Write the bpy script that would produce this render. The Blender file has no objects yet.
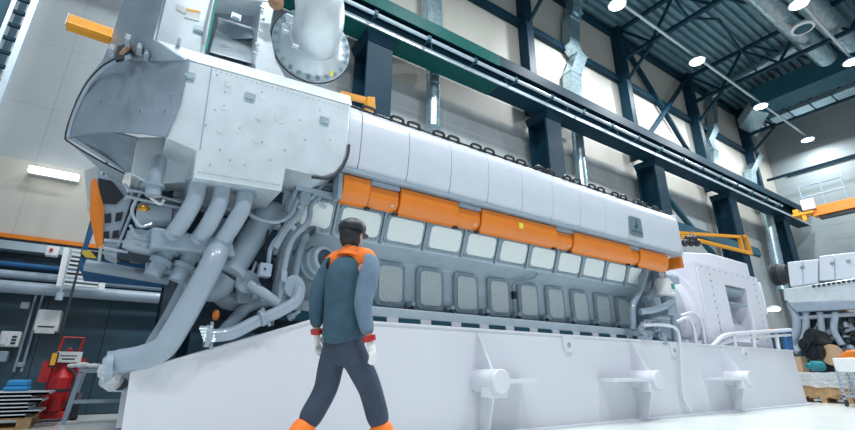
import bpy, bmesh, math, random
from mathutils import Vector as V, Matrix
random.seed(4)
C = bpy.context.scene.collection
H = 0.75                                            # eye height of the camera, metres
F = 444.02
RX = V((0.83315155, 0.18644771, 0.52066855)); RY = V((-0.55302361, 0.27263909, 0.78729462)); RZ = V((0.00483468, -0.94387773, 0.33025967))
def _ray(px, py):
    c = V((px-427.5, py-215.0, F)); return V((RX.dot(c), RY.dot(c), RZ.dot(c)))
def P(px, py, Y): r = _ray(px, py); r = r*(Y/r.y); return V((r.x, r.y, r.z+H))      # point on the plane at depth Y
def PX(px, py, X): r = _ray(px, py); r = r*(X/r.x); return V((r.x, r.y, r.z+H))
def PZ(px, py, Z): r = _ray(px, py); r = r*((Z-H)/r.z); return V((r.x, r.y, r.z+H))
def dep(p): return RX.z*p.x+RY.z*p.y+RZ.z*(p.z-H)
# ---------------------------------------------------------------- materials
M = {}
def mat(name, col, rough=.5, metal=0., noise=.06, scale=6., bump=0., emit=None, coat=0., alpha=None, trans=0.):
    m = bpy.data.materials.new(name); m.use_nodes = True; nt = m.node_tree; b = nt.nodes['Principled BSDF']
    N = nt.nodes.new; L = nt.links.new
    tc = N('ShaderNodeTexCoord'); nz = N('ShaderNodeTexNoise'); nz.inputs['Scale'].default_value = scale; nz.inputs['Detail'].default_value = 4
    L(tc.outputs['Object'], nz.inputs['Vector'])
    r = N('ShaderNodeValToRGB'); c = V(col)
    r.color_ramp.elements[0].position = .3; r.color_ramp.elements[1].position = .7
    r.color_ramp.elements[0].color = (*(c*(1-noise)), 1); r.color_ramp.elements[1].color = (*[min(1, x*(1+noise)) for x in c], 1)
    L(nz.outputs['Fac'], r.inputs['Fac']); L(r.outputs['Color'], b.inputs['Base Color'])
    b.inputs['Roughness'].default_value = rough; b.inputs['Metallic'].default_value = metal
    b.inputs['Coat Weight'].default_value = coat; b.inputs['Transmission Weight'].default_value = trans
    if alpha is not None: b.inputs['Alpha'].default_value = alpha
    if emit: b.inputs['Emission Color'].default_value = (*emit[:3], 1); b.inputs['Emission Strength'].default_value = emit[3]
    if bump:
        bp = N('ShaderNodeBump'); bp.inputs['Strength'].default_value = bump; bp.inputs['Distance'].default_value = .01
        L(nz.outputs['Fac'], bp.inputs['Height']); L(bp.outputs['Normal'], b.inputs['Normal'])
    M[name] = m; return m
def seam_mat(name, col, line, px, pz, w=.012, rough=.5, ox=0., oz=0., noise=.05, ax='X', floor=False):
    m = mat(name, col, rough, noise=noise, scale=.8); nt = m.node_tree; N = nt.nodes.new; L = nt.links.new
    b = nt.nodes['Principled BSDF']; ramp = [n for n in nt.nodes if n.type == 'VALTORGB'][0]
    g = N('ShaderNodeNewGeometry'); s = N('ShaderNodeSeparateXYZ'); L(g.outputs['Position'], s.inputs[0])
    outs = []
    for a, per, off in ((ax, px, ox), ('Y' if floor else 'Z', pz, oz)):
        ad = N('ShaderNodeMath'); ad.operation = 'ADD'; ad.inputs[1].default_value = 500*per-off; L(s.outputs[a], ad.inputs[0])
        md = N('ShaderNodeMath'); md.operation = 'MODULO'; md.inputs[1].default_value = per; L(ad.outputs[0], md.inputs[0])
        lt = N('ShaderNodeMath'); lt.operation = 'LESS_THAN'; lt.inputs[1].default_value = w; L(md.outputs[0], lt.inputs[0]); outs.append(lt)
    mx = N('ShaderNodeMath'); mx.operation = 'MAXIMUM'; L(outs[0].outputs[0], mx.inputs[0]); L(outs[1].outputs[0], mx.inputs[1])
    mix = N('ShaderNodeMixRGB'); L(mx.outputs[0], mix.inputs[0]); L(ramp.outputs['Color'], mix.inputs[1]); mix.inputs[2].default_value = (*line, 1)
    L(mix.outputs[0], b.inputs['Base Color']); return m
mat('hood_white', (.60, .645, .72), .32, noise=.02, coat=.3)
mat('frame_white', (.68, .70, .76), .38, noise=.015, scale=2)
mat('gen_white', (.70, .71, .79), .4, noise=.02)
mat('engine_grey', (.27, .345, .42), .38, noise=.07, scale=9, coat=.2)
mat('pipe_grey', (.31, .38, .46), .33, noise=.05, coat=.3)
mat('block_grey', (.42, .51, .58), .42, noise=.08)
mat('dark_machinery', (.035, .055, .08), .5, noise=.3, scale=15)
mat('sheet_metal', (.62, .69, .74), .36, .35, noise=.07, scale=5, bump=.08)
mat('sheet_shade', (.27, .33, .40), .38, .45, noise=.12, scale=3, bump=.08)  # darker copy of the sheet metal, shade of turned-away faces put into the colour
mat('galvanised', (.42, .56, .62), .3, .8, noise=.2, scale=8)
mat('cover_plate', (.80, .86, .87), .3, .1, noise=.03, scale=25, bump=.03)
mat('door_plate', (.60, .67, .69), .22, .35, noise=.06, scale=18, bump=.03)
mat('cover_frame', (.28, .37, .43), .4, noise=.1, scale=30)
mat('orange_paint', (.74, .20, .014), .36, noise=.04, coat=.25)
mat('yellow_orange', (.85, .36, .02), .4, noise=.05)
mat('black_plastic', (.012, .017, .022), .4)
mat('rubber', (.02, .028, .035), .7)
mat('steel_teal', (.006, .032, .055), .5, noise=.15, scale=2)
mat('steel_teal_light', (.022, .085, .12), .38, noise=.15, scale=2)
mat('green_beam', (.006, .085, .08), .45, noise=.1)
mat('deck_teal', (.16, .29, .35), .35, .3, noise=.15, scale=1.5)
mat('rail_silver', (.50, .60, .66), .35, .5)
mat('bright_steel', (.65, .72, .76), .25, .8, noise=.05, scale=20)
mat('wood', (.42, .26, .13), .7, noise=.25, scale=12)
mat('cardboard', (.50, .34, .22), .8)
mat('red_paint', (.42, .012, .015), .4, noise=.1)
mat('blue_paint', (.01, .10, .26), .45, noise=.1)
mat('cyan_cloth', (.02, .22, .48), .7, noise=.15)
mat('teal_motor', (.02, .22, .26), .4)
mat('white_plastic', (.72, .74, .75), .4)
mat('brass', (.55, .30, .05), .3, .8)
mat('rust_felt', (.32, .19, .12), .85, noise=.3, scale=30)
mat('green_seal', (.02, .35, .22), .5)
mat('yellow_tag', (.75, .65, .08), .5)
mat('badge_plate', (.24, .33, .36), .3, .5)
mat('badge_blue', (.005, .07, .14), .4)
mat('label_white', (.65, .67, .66), .5)
mat('wrap_film', (.75, .80, .84), .12, noise=.1, scale=20, bump=.6, alpha=.55)
mat('jacket', (.035, .085, .125), .85, noise=.15, scale=12)
mat('jacket_grey', (.13, .20, .28), .85, noise=.1, scale=12)
mat('trousers', (.038, .055, .09), .85, noise=.15, scale=12)
mat('hi_vis', (.95, .20, .02), .7)
mat('skin', (.55, .30, .21), .5)
mat('hair', (.012, .012, .015), .6)
mat('glove', (.75, .76, .78), .8)
mat('lamp_glow', (1, 1, 1), .5, emit=(.9, .97, 1, 14))
mat('tube_glow', (1, 1, 1), .5, emit=(1, .98, .93, 5))
mat('window_glow', (.8, .9, .95), .5, emit=(.8, .93, 1, .9))
seam_mat('wall_upper', (.38, .42, .44), (.30, .34, .36), 1.3, 1.37, .015, .55, ox=-1.95, oz=5.46)
seam_mat('wall_mid', (.42, .46, .47), (.55, .58, .58), 2.3, 1.9, .03, .35, ox=.5, oz=6.4, noise=.15)
seam_mat('wall_warm', (.50, .49, .44), (.42, .40, .36), 1.3, 9, .015, .55, ox=-1.95, oz=0.)
seam_mat('wall_dark', (.035, .075, .105), (.008, .02, .03), .9, 9, .02, .3, ox=-1.2, oz=0., noise=.3)
seam_mat('wall_end', (.27, .32, .34), (.34, .38, .40), 3.4, 1.4, .03, .5, ax='Y')
seam_mat('floor_white', (.74, .78, .76), (.66, .70, .69), 6, 6, .02, .22, ox=1., oz=2., noise=.04, floor=True)
def stripes(name):
    m = mat(name, (.7, .5, .04), .5); nt = m.node_tree; N = nt.nodes.new; L = nt.links.new; b = nt.nodes['Principled BSDF']
    g = N('ShaderNodeNewGeometry'); s = N('ShaderNodeSeparateXYZ'); L(g.outputs['Position'], s.inputs[0])
    a = N('ShaderNodeMath'); a.operation = 'ADD'; L(s.outputs['X'], a.inputs[0]); L(s.outputs['Z'], a.inputs[1])
    md = N('ShaderNodeMath'); md.operation = 'PINGPONG'; md.inputs[1].default_value = .12; L(a.outputs[0], md.inputs[0])
    lt = N('ShaderNodeMath'); lt.operation = 'LESS_THAN'; lt.inputs[1].default_value = .06; L(md.outputs[0], lt.inputs[0])
    mx = N('ShaderNodeMixRGB'); L(lt.outputs[0], mx.inputs[0]); mx.inputs[1].default_value = (.6, .42, .05, 1); mx.inputs[2].default_value = (.01, .012, .015, 1)
    L(mx.outputs[0], b.inputs['Base Color'])
stripes('hazard')
for k in ('steel_teal', 'steel_teal_light', 'dark_machinery', 'green_beam'): M[k].node_tree.nodes['Principled BSDF'].inputs['Specular IOR Level'].default_value = .15
# ---------------------------------------------------------------- mesh builder
def frame(d):
    d = d.normalized(); u = V((0, 0, 1)) if abs(d.z) < .9 else V((1, 0, 0))
    a = d.cross(u).normalized(); return a, a.cross(d).normalized()
def catmull(pts, n=6):
    if len(pts) < 3: return pts
    q = [pts[0]*2-pts[1]]+pts+[pts[-1]*2-pts[-2]]; out = []
    for i in range(1, len(q)-2):
        for k in range(n):
            t = k/n; a, b, c, d = q[i-1], q[i], q[i+1], q[i+2]
            out.append(.5*((2*b)+(c-a)*t+(2*a-5*b+4*c-d)*t*t+(3*b-a-3*c+d)*t**3))
    return out+[pts[-1]]
class MB:
    def __init__(s): s.bm = bmesh.new()
    def hull(s, a, b):                               # two matching loops -> closed prism
        n = len(a); va = [s.bm.verts.new(p) for p in a]; vb = [s.bm.verts.new(p) for p in b]
        s.bm.faces.new(va); s.bm.faces.new(vb[::-1])
        for i in range(n): s.bm.faces.new((va[i], vb[i], vb[(i+1) % n], va[(i+1) % n]))
        return s
    def box(s, x0, x1, y0, y1, z0, z1):
        return s.hull([V((x0, y0, z0)), V((x1, y0, z0)), V((x1, y0, z1)), V((x0, y0, z1))], [V((x0, y1, z0)), V((x1, y1, z0)), V((x1, y1, z1)), V((x0, y1, z1))])
    def prism(s, poly, off): off = V(off); return s.hull([V(p) for p in poly], [V(p)+off for p in poly])
    def ipoly(s, pts, Y, dy): return s.prism([P(x, y, Y) for x, y in pts], (0, dy, 0))
    def xprof(s, prof, x0, x1): return s.prism([V((x0, y, z)) for y, z in prof], (x1-x0, 0, 0))
    def bar(s, a, b, w, h=None):
        a, b = V(a), V(b); h = h or w; u, v = frame(b-a); u *= w/2; v *= h/2
        c = [u+v, u-v, -u-v, -u+v]; return s.hull([a+k for k in c], [b+k for k in c])
    def tube(s, pts, r, seg=14, smooth=True):
        pts = [V(p) for p in pts]
        rs = r if isinstance(r, (list, tuple)) else None
        if smooth and len(pts) > 2:
            n0 = len(pts); pts = catmull(pts)
            if rs: rs = [rs[min(int(i/6), n0-1)]*(1-(i % 6)/6)+rs[min(int(i/6)+1, n0-1)]*((i % 6)/6) for i in range(len(pts))]
        rings = []; pu = None
        for i, p in enumerate(pts):
            d = (pts[min(i+1, len(pts)-1)]-pts[max(i-1, 0)]).normalized()
            if pu is None: u, _ = frame(d)
            else: u = (pu-d*pu.dot(d)).normalized()
            pu = u; v = d.cross(u); rr = rs[i] if rs else r
            rings.append([s.bm.verts.new(p+(u*math.cos(2*math.pi*k/seg)+v*math.sin(2*math.pi*k/seg))*rr) for k in range(seg)])
        for a, b in zip(rings, rings[1:]):
            for k in range(seg): s.bm.faces.new((a[k], a[(k+1) % seg], b[(k+1) % seg], b[k]))
        s.bm.faces.new(rings[0][::-1]); s.bm.faces.new(rings[-1]); return s
    def itube(s, pts, rpx, seg=14, smooth=True):     # (px, py, Y) points, radius in pixels at the middle point
        w = [P(*p) for p in pts]; return s.tube(w, rpx*dep(w[len(w)//2])/F, seg, smooth)
    def lathe(s, c, ax, prof, seg=24):               # prof: (distance along axis, radius)
        c = V(c); ax = V(ax).normalized(); u, v = frame(ax); rings = []
        for d, r in prof: rings.append([s.bm.verts.new(c+ax*d+(u*math.cos(2*math.pi*k/seg)+v*math.sin(2*math.pi*k/seg))*max(r, 1e-4)) for k in range(seg)])
        for a, b in zip(rings, rings[1:]):
            for k in range(seg): s.bm.faces.new((a[k], a[(k+1) % seg], b[(k+1) % seg], b[k]))
        s.bm.faces.new(rings[0][::-1]); s.bm.faces.new(rings[-1]); return s
    def rrect(s, x0, x1, z0, z1, r, y0, y1, tilt=None, n=4):   # rounded rectangle facing -Y
        pts = []
        for cx, cz, a0 in ((x1-r, z1-r, 0), (x0+r, z1-r, 90), (x0+r, z0+r, 180), (x1-r, z0+r, 270)):
            for k in range(n+1): a = math.radians(a0+90*k/n); pts.append((cx+r*math.cos(a), cz+r*math.sin(a)))
        f = tilt or (lambda z: 0.)
        return s.hull([V((x, y0+f(z), z)) for x, z in pts], [V((x, y1+f(z), z)) for x, z in pts])
    def grid(s, rows, th=None):
        vs = [[s.bm.verts.new(p) for p in r] for r in rows]
        for a, b in zip(vs, vs[1:]):
            for k in range(len(a)-1): s.bm.faces.new((a[k], a[k+1], b[k+1], b[k]))
        if th:
            bmesh.ops.recalc_face_normals(s.bm, faces=s.bm.faces[:]); bmesh.ops.solidify(s.bm, geom=s.bm.faces[:], thickness=th)
        return s
    def ball(s, c, r, sc=(1, 1, 1), seg=12):
        bmesh.ops.create_uvsphere(s.bm, u_segments=seg, v_segments=max(6, seg//2+1), radius=r, matrix=Matrix.Translation(V(c)) @ Matrix.Diagonal((*sc, 1))); return s
ORG = {}
def build(mb, name, m, parent=None, bevel=0., sharp=35, kind=None, seg=2):
    bm = mb.bm; bmesh.ops.recalc_face_normals(bm, faces=bm.faces[:])
    if parent is not None: org = ORG[parent]
    else:
        vs = [v.co for v in bm.verts]; lo = V([min(v[i] for v in vs) for i in range(3)]); hi = V([max(v[i] for v in vs) for i in range(3)])
        org = V(((lo.x+hi.x)/2, (lo.y+hi.y)/2, lo.z))
    for v in bm.verts: v.co -= org
    me = bpy.data.meshes.new(name); bm.to_mesh(me); bm.free()
    me.materials.append(M[m]); me.polygons.foreach_set('use_smooth', [True]*len(me.polygons)); me.set_sharp_from_angle(angle=math.radians(sharp))
    o = bpy.data.objects.new(name, me); C.objects.link(o)
    if parent is not None: o.parent = parent
    else: o.location = org
    ORG[o] = org
    if kind: o['kind'] = kind
    if bevel:
        b = o.modifiers.new('bevel', 'BEVEL'); b.width = bevel; b.segments = seg; b.limit_method = 'ANGLE'; b.angle_limit = math.radians(40)
        b.harden_normals = False
    return o
def tag(o, label, cat, group=None):
    o['label'] = label; o['category'] = cat
    if group: o['group'] = group
    return o
def thing(name, label, cat, loc, group=None):
    o = bpy.data.objects.new(name, None); C.objects.link(o); o.location = loc; o.empty_display_size = .2; ORG[o] = V(loc)
    return tag(o, label, cat, group)
def struct(mb, name, m, bevel=0.): return build(mb, name, m, bevel=bevel, kind='structure')
def clone(o, parent, d):                             # copy of a part shifted by d
    c = o.copy(); C.objects.link(c); c.parent = parent; c.location = o.location+V(d); ORG[c] = ORG[o]
    for ch in [x for x in KIDS.get(o, [])]: k = ch.copy(); C.objects.link(k); k.parent = c
    return c
KIDS = {}
def text_part(body, size, mloc, mrot, name, m, parent):
    cu = bpy.data.curves.new('lettering', 'FONT'); cu.body = body; cu.size = size; cu.extrude = .0015; cu.align_x = 'CENTER'
    to = bpy.data.objects.new('lettering', cu); C.objects.link(to); bpy.context.view_layer.update()
    me = bpy.data.meshes.new_from_object(to.evaluated_get(bpy.context.evaluated_depsgraph_get())); bpy.data.objects.remove(to)
    me.transform(Matrix.Translation(V(mloc)-ORG[parent]) @ mrot); me.materials.clear(); me.materials.append(M[m])
    o = bpy.data.objects.new(name, me); C.objects.link(o); o.parent = parent; return o
FACE = Matrix.Rotation(math.pi/2, 4, 'X')            # text facing -Y

# ================================================================ SETTING
XW, XE, YB, ZC = -16, 35.2, 10.2, 17.2
struct(MB().box(XW, XE+.3, -14, YB+.3, -.2, 0), 'floor', 'floor_white')
struct(MB().box(XW, XE, YB, YB+.3, 0, 2.88), 'wall_back', 'wall_dark')
struct(MB().box(XW, 3, YB, YB+.3, 2.95, 4.35), 'wall_back', 'wall_warm')
struct(MB().box(3, XE, YB, YB+.3, 2.95, 9.2), 'wall_back', 'wall_mid')
struct(MB().box(XW, 3, YB, YB+.3, 4.35, ZC), 'wall_back', 'wall_upper')
struct(MB().box(3, XE, YB, YB+.3, 9.2, ZC), 'wall_back', 'wall_warm')
struct(MB().box(XW, XE, YB-.06, YB+.3, 2.88, 2.95), 'trim_1', 'orange_paint')
struct(MB().box(XE, XE+.3, -14, YB+.3, 0, ZC), 'wall_end', 'wall_end')
prof = []; y = -9.
while y < YB: prof += [(y, ZC), (y+.15, ZC), (y+.18, ZC+.24), (y+.33, ZC+.24), (y+.36, ZC)]; y += .36
mb = MB(); mb.grid([[V((XW, a, b)) for a, b in prof], [V((XE, a, b)) for a, b in prof]]); struct(mb, 'ceiling', 'deck_teal')
COLX = [4.4, 11.3, 18.0, 24.7, 31.4]
for x in COLX:
    o = struct(MB().box(x-.18, x+.18, YB-.5, YB-.02, 9.9, ZC), 'wall_post', 'steel_teal')
    mb = MB(); w = .38
    mb.box(x-w, x+w, 9.02, 9.1, 0, 9.2).box(x-w, x+w, 9.8, 9.88, 0, 9.2).box(x-.04, x+.04, 9.1, 9.8, 0, 9.2)
    mb.hull([V((x-.5, 8.85, 9.4)), V((x+.5, 8.85, 9.4)), V((x+.5, 9.9, 9.4)), V((x-.5, 9.9, 9.4))], [V((x-w, 9.0, 9.15)), V((x+w, 9.0, 9.15)), V((x+w, 9.9, 9.15)), V((x-w, 9.9, 9.15))])
    struct(mb, 'crane_column', 'steel_teal')
for i, (a, b) in enumerate(zip(COLX, COLX[1:])):     # horizontal wall rails, one per bay
    for z, h in ((14.0, .3), (11.6, .16), (16.8, .36)):
        if z == 11.6 and i: continue
        struct(MB().box(a+.18, b-.18, YB-.22, YB-.01, z, z+h), 'wall_rail', 'steel_teal')
for (ax, az), (bx, bz) in (((18.1, 14.), (24.6, 10.)), ((18.1, 10.), (24.6, 14.)), ((18.1, 16.8), (24.6, 12.2)), ((18.1, 12.2), (24.6, 16.8))):
    pass
struct(MB().bar((18.1, 9.95, 16.9), (24.6, 9.95, 10.3), .22, .16), 'wall_brace', 'steel_teal')
struct(MB().bar((24.6, 9.87, 16.9), (18.1, 9.87, 10.3), .22, .16), 'wall_brace', 'steel_teal')
struct(MB().bar((18.4, 9.5, 8.6), (24.4, 9.5, 4.6), .2, .16), 'column_brace', 'steel_teal_light')
# the crane runway
mb = MB(); mb.box(XW, 34.6, 8.8, 9.45, 9.42, 9.47).box(XW, 34.6, 9.1, 9.2, 9.47, 10.45).box(XW, 34.6, 8.8, 9.5, 10.45, 10.52)
for x in range(-15, 35, 3): mb.box(x-.02, x+.02, 8.9, 9.4, 9.47, 10.45)
struct(mb, 'crane_runway', 'steel_teal')
struct(MB().box(XW, 34.6, 8.76, 8.8, 9.40, 9.52), 'runway_flange', 'rail_silver')
struct(MB().box(XW, 34.6, 9.15, 9.25, 10.52, 10.6), 'runway_rail', 'rail_silver')
struct(MB().box(XW, 8.6, 8.76, 8.80, 10.12, 10.54), 'runway_panel', 'green_beam')
struct(MB().box(XW, 8.6, 8.8, 9.45, 9.40, 9.42), 'runway_soffit', 'green_beam')
struct(MB().box(8.6, 34.6, 8.76, 8.80, 10.16, 10.54), 'runway_panel', 'steel_teal')
t = thing('conductor_pipe', 'long silver conduit clipped along the front of the crane runway', 'pipe', (10, 8.6, 9.68))
mb = MB(); mb.tube([(XW, 8.6, 9.68), (29.9, 8.6, 9.68)], .055, 10); build(mb, 'pipe', 'rail_silver', t)
x = .6
while x < 29.8: build(MB().bar((x, 8.6, 9.68), (x, 9.12, 9.55), .03).box(x-.05, x+.05, 8.53, 8.68, 9.61, 9.76), 'clip', 'steel_teal_light', t); x += 1.7
# roof trusses
for x in COLX:
    mb = MB(); zb, zt = 15.2, 17.05
    mb.box(x-.09, x+.09, -9, 9.9, zb, zb+.16).box(x-.09, x+.09, -9, 9.9, zt-.16, zt)
    y = 9.7; up = False
    while y > -8:
        mb.bar((x, y, zt-.1 if not up else zb+.1), (x, y-1.35, zb+.1 if not up else zt-.1), .11); y -= 1.35; up = not up
    mb.bar((x, 9.9, 13.9), (x, 8.3, 15.2), .12)
    struct(mb, 'roof_truss', 'steel_teal')
for y in (6.6, 2.4): # purlin bracing between trusses
    for a, b in zip(COLX, COLX[1:]):
        struct(MB().bar((a, y, 17.0), (b, y-2.4, 17.0), .08).bar((a, y, 15.3), ((a+b)/2, y, 17.0), .08).bar((b, y, 15.3), ((a+b)/2, y, 17.0), .08), 'roof_brace', 'steel_teal')
# light rails and lamps
zl = 14.6; kz = (zl-H)/(12-H)
rowlab = {0: ['nearest round ceiling lamp of the row by the long wall, at top edge', 'second round ceiling lamp from the camera along the long wall', 'third round ceiling lamp, between the silver duct bend and the wall', 'farthest round ceiling lamp, closest to the end wall'],
          1: ['round ceiling lamp beside the big silver ducts at top right', 'round ceiling lamp at the right edge beyond the big ducts']}
for r, (yy, xs) in enumerate(((6.08, [11.36, 16.38, 21.89, 27.32]), (2.80, [16.2, 21.32]))):
    yy *= kz
    rb = MB().box(0, 35, yy-.05, yy+.05, zl+.22, zl+.30)
    tag(build(rb, 'lighting_rail', 'rail_silver'), ['thin silver rail carrying the row of lamps by the long wall', 'thin silver rail carrying the lamps beside the big ducts'][r], 'rail', None)
    for i, x in enumerate(xs):
        x *= kz; o = thing('high_bay_lamp', rowlab[r][i], 'lamp', (x, yy, zl), 'round ceiling lamps')
        build(MB().lathe((x, yy, zl+.2), (0, 0, -1), [(-.018, .1), (.02, .12), (.12, .3), (.22, .36), (.23, .3)]), 'lamp_shade', 'rail_silver', o)
        build(MB().lathe((x, yy, zl-.045), (0, 0, 1), [(0, .3), (.012, .3)]), 'diffuser', 'lamp_glow', o)
        ld = bpy.data.lights.new('lamp_light', 'AREA'); ld.shape = 'DISK'; ld.size = .6; ld.energy = 620 if x < 30 else 260; ld.color = (.92, .97, 1)
        lo = bpy.data.objects.new('lamp_light', ld); C.objects.link(lo); lo.location = (x, yy, zl-.08)
for x in (-5, 1.2, 7.5):                             # the rest of the row, over the camera, out of frame
    for yy in (-3.5, 3.45):
        ld = bpy.data.lights.new('lamp_light', 'AREA'); ld.shape = 'DISK'; ld.size = 1.2; ld.energy = 620; ld.color = (.92, .97, 1)
        lo = bpy.data.objects.new('lamp_light', ld); C.objects.link(lo); lo.location = (x, yy, zl-.08)
# ducts near the roof
def ring_tube(name, label, pts, r, m, rings, group=None, cat='duct'):
    pts = [V(p) for p in pts]; mb = MB().tube(pts, r, 24)
    cp = catmull(pts, 12)
    for k in range(rings):
        i = int((k+.5)/rings*(len(cp)-2)); d = (cp[i+1]-cp[i]).normalized()
        mb.lathe(cp[i]-d*.03, d, [(0, r*1.04), (.06, r*1.04)], 24)
    return tag(build(mb, name, m), label, cat, group)
ring_tube('ventilation_duct', 'big round silver duct under the roof, the left of the pair', [PZ(742, -20, 15.9), PZ(795, 29, 15.9), PZ(826, 58, 15.9)], .45, 'galvanised', 10)
ring_tube('ventilation_duct', 'big round silver duct under the roof, the right of the pair', [PZ(785, -20, 15.9), PZ(822, 16, 15.9), PZ(852, 44, 15.9)], .45, 'galvanised', 10)
ring_tube('ventilation_duct', 'slim silver duct crossing the hall behind the roof bracing', [PZ(702, 100, 16.75), PZ(796, 47, 16.75)], .25, 'galvanised', 9)
c = PZ(803, 29, 15.1)
o = thing('ceiling_diffuser', 'round white air diffuser below the left big silver duct', 'vent', c)
build(MB().lathe(c, (0, 0, 1), [(0, .42), (.05, .45), (.12, .40), (.3, .25)]), 'housing', 'white_plastic', o)
build(MB().lathe(c-V((0, 0, .03)), (0, 0, 1), [(0, .15), (.03, .25)]).lathe(c-V((0, 0, .02)), (0, 0, 1), [(0, .33), (.02, .33)]), 'grille', 'steel_teal_light', o)
a = PZ(745, 150, 15.); b = PZ(870, 55, 15.)
mb = MB().box(28.3, 29.9, 2.0, 8.3, 15.4, 16.6); tag(build(mb, 'air_handling_duct', 'steel_teal_light'), 'large dark rectangular duct across the hall under the roof', 'duct')
mb = MB()
for k in range(8): mb.box(30.2, 31.1, .2+k*1.0, 1.13+k*1.0, 15.2, 15.5)
for k in (1, 4, 7): mb.box(30.65, 30.69, k+.1, k+.14, 15.5, ZC)
tag(build(mb, 'flat_duct', 'galvanised', bevel=.02), 'pale flat segmented duct across the hall beyond the lamps', 'duct')
mb = MB(); q = [PZ(739, 128, 15.3), PZ(752, 110, 15.3), PZ(769, 113, 15.3), PZ(757, 137, 15.3)]
mb.prism(q, (0, 0, .6)); tag(build(mb, 'duct_outlet', 'galvanised', bevel=.02), 'square silver duct outlet box hanging near the third lamp', 'duct')
# vertical ducts on the wall
def vduct(lab, pts, wpx, round_=False, name='wall_duct'):
    w = [P(x, y, yy) for x, y, yy in pts]; r = wpx/2*dep(w[0])/F; mb = MB()
    if round_:
        mb.tube(w, r, 18)
        for k in range(8): p = w[0].lerp(w[-1], (k+.5)/8); mb.lathe(p, w[-1]-w[0], [(0, r*1.05), (.05, r*1.05)], 18)
    else:
        for a, b in zip(w, w[1:]):
            n = [V((-r, -r*.7, 0)), V((r, -r*.7, 0)), V((r, r*.7, 0)), V((-r, r*.7, 0))]; mb.hull([a+k for k in n], [b+k for k in n])
            g = [k*1.1 for k in n]; mb.hull([b+k for k in g], [b+k+V((0, 0, .05)) for k in g])
    return tag(build(mb, name, 'galvanised'), lab, 'duct')
vduct('silver duct standing on the wall above the crane runway, leftmost', [(431, -12, 9.85), (433, 50, 9.85)], 17)
vduct('round silver duct below the runway, behind the left of the white hood', [(433, 66, 9.85), (433, 128, 9.7)], 13, True)
vduct('zigzag silver duct on the wall above the runway, beside the posts', [(574, -6, 9.7), (574, 14, 9.85), (571, 22, 9.85), (571, 48, 9.85), (578, 58, 9.85), (572, 76, 9.85), (574, 118, 9.85)], 14)
vduct('round silver duct below the runway, right of the second column', [(577, 132, 9.85), (583, 192, 9.8)], 11, True)
vduct('bent silver duct above the runway, near the crossed bracing', [(711, 100, 9.9), (713, 130, 9.9), (708, 142, 9.9), (713, 152, 9.9), (712, 172, 9.9)], 9)
vduct('bent silver duct above the runway, nearest the end wall', [(750, 138, 9.9), (753, 150, 9.9), (758, 156, 9.9), (750, 172, 9.9), (753, 196, 9.9)], 9)
vduct('silver duct below the runway, behind the white generator', [(766, 212, 9.6), (783, 290, 9.6)], 10, True)
ring_tube('ventilation_duct', 'short silver duct elbow where the zigzag duct meets the roof', [P(588, -14, 9.4), P(578, 2, 9.7), P(573, 16, 9.8)], .26, 'galvanised', 4)
# windows in the end wall
struct(MB().box(XE-.1, XE, 2, 9.4, 13.1, 13.25), 'trim_2', 'steel_teal')
struct(MB().bar((33, 9.9, 12.5), (33, 0, 12.5), .14), 'tie_beam', 'steel_teal')
# gantry crane at the far end
o = thing('gantry_crane', 'orange bridge crane with access railing near the end wall', 'crane', (31, 5, 9.0))
build(MB().box(30.8, 31.4, -9, 7.6, 8.95, 9.5), 'bridge_girder', 'orange_paint', o, bevel=.02)
build(MB().box(30.7, 31.5, 7.5, 8.5, 9.15, 9.3).box(30.75, 30.9, 7.9, 8.1, 8.8, 9.15).box(30.75, 31.2, 8.2, 8.45, 9.3, 9.55), 'end_carriage', 'yellow_orange', o, bevel=.02)
build(MB().box(30.6, 30.9, 7.35, 7.95, 9.35, 9.95), 'control_box', 'white_plastic', o, bevel=.02)
for k, y0 in enumerate((7.9, 4.8, 2.6)):
    mb = MB(); y1 = y0-1.9
    for yy in (y0, (y0+y1)/2, y1): mb.tube([(30.9, yy, 9.5), (30.9, yy, 10.8)], .045, 8)
    for z in (10.15, 10.8): mb.tube([(30.9, y0, z), (30.9, y1, z)], .045, 8)
    build(mb, 'railing', 'engine_grey', o)
build(MB().box(30.9, 31.3, -9, 7.4, 8.78, 8.95), 'lower_rail', 'black_plastic', o)
# the column and cable ladder at the top left
struct(MB().box(-3.2, -2.34, 7.9, 8.5, 0, 12), 'cabinet_column', 'steel_teal_light')
o = thing('cable_ladder', 'vertical cable ladder on the dark column at the top left corner', 'ladder', (-2.2, 7.9, 0))
build(MB().box(-2.34, -2.29, 7.85, 8.0, 0, 11), 'side_rail', 'rail_silver', o); build(MB().box(-2.14, -2.06, 7.85, 8.0, 0, 11), 'side_rail', 'rail_silver', o)
z = .3
while z < 11: build(MB().box(-2.30, -2.13, 7.88, 7.93, z, z+.05), 'rung', 'steel_teal', o); z += .24
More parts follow.
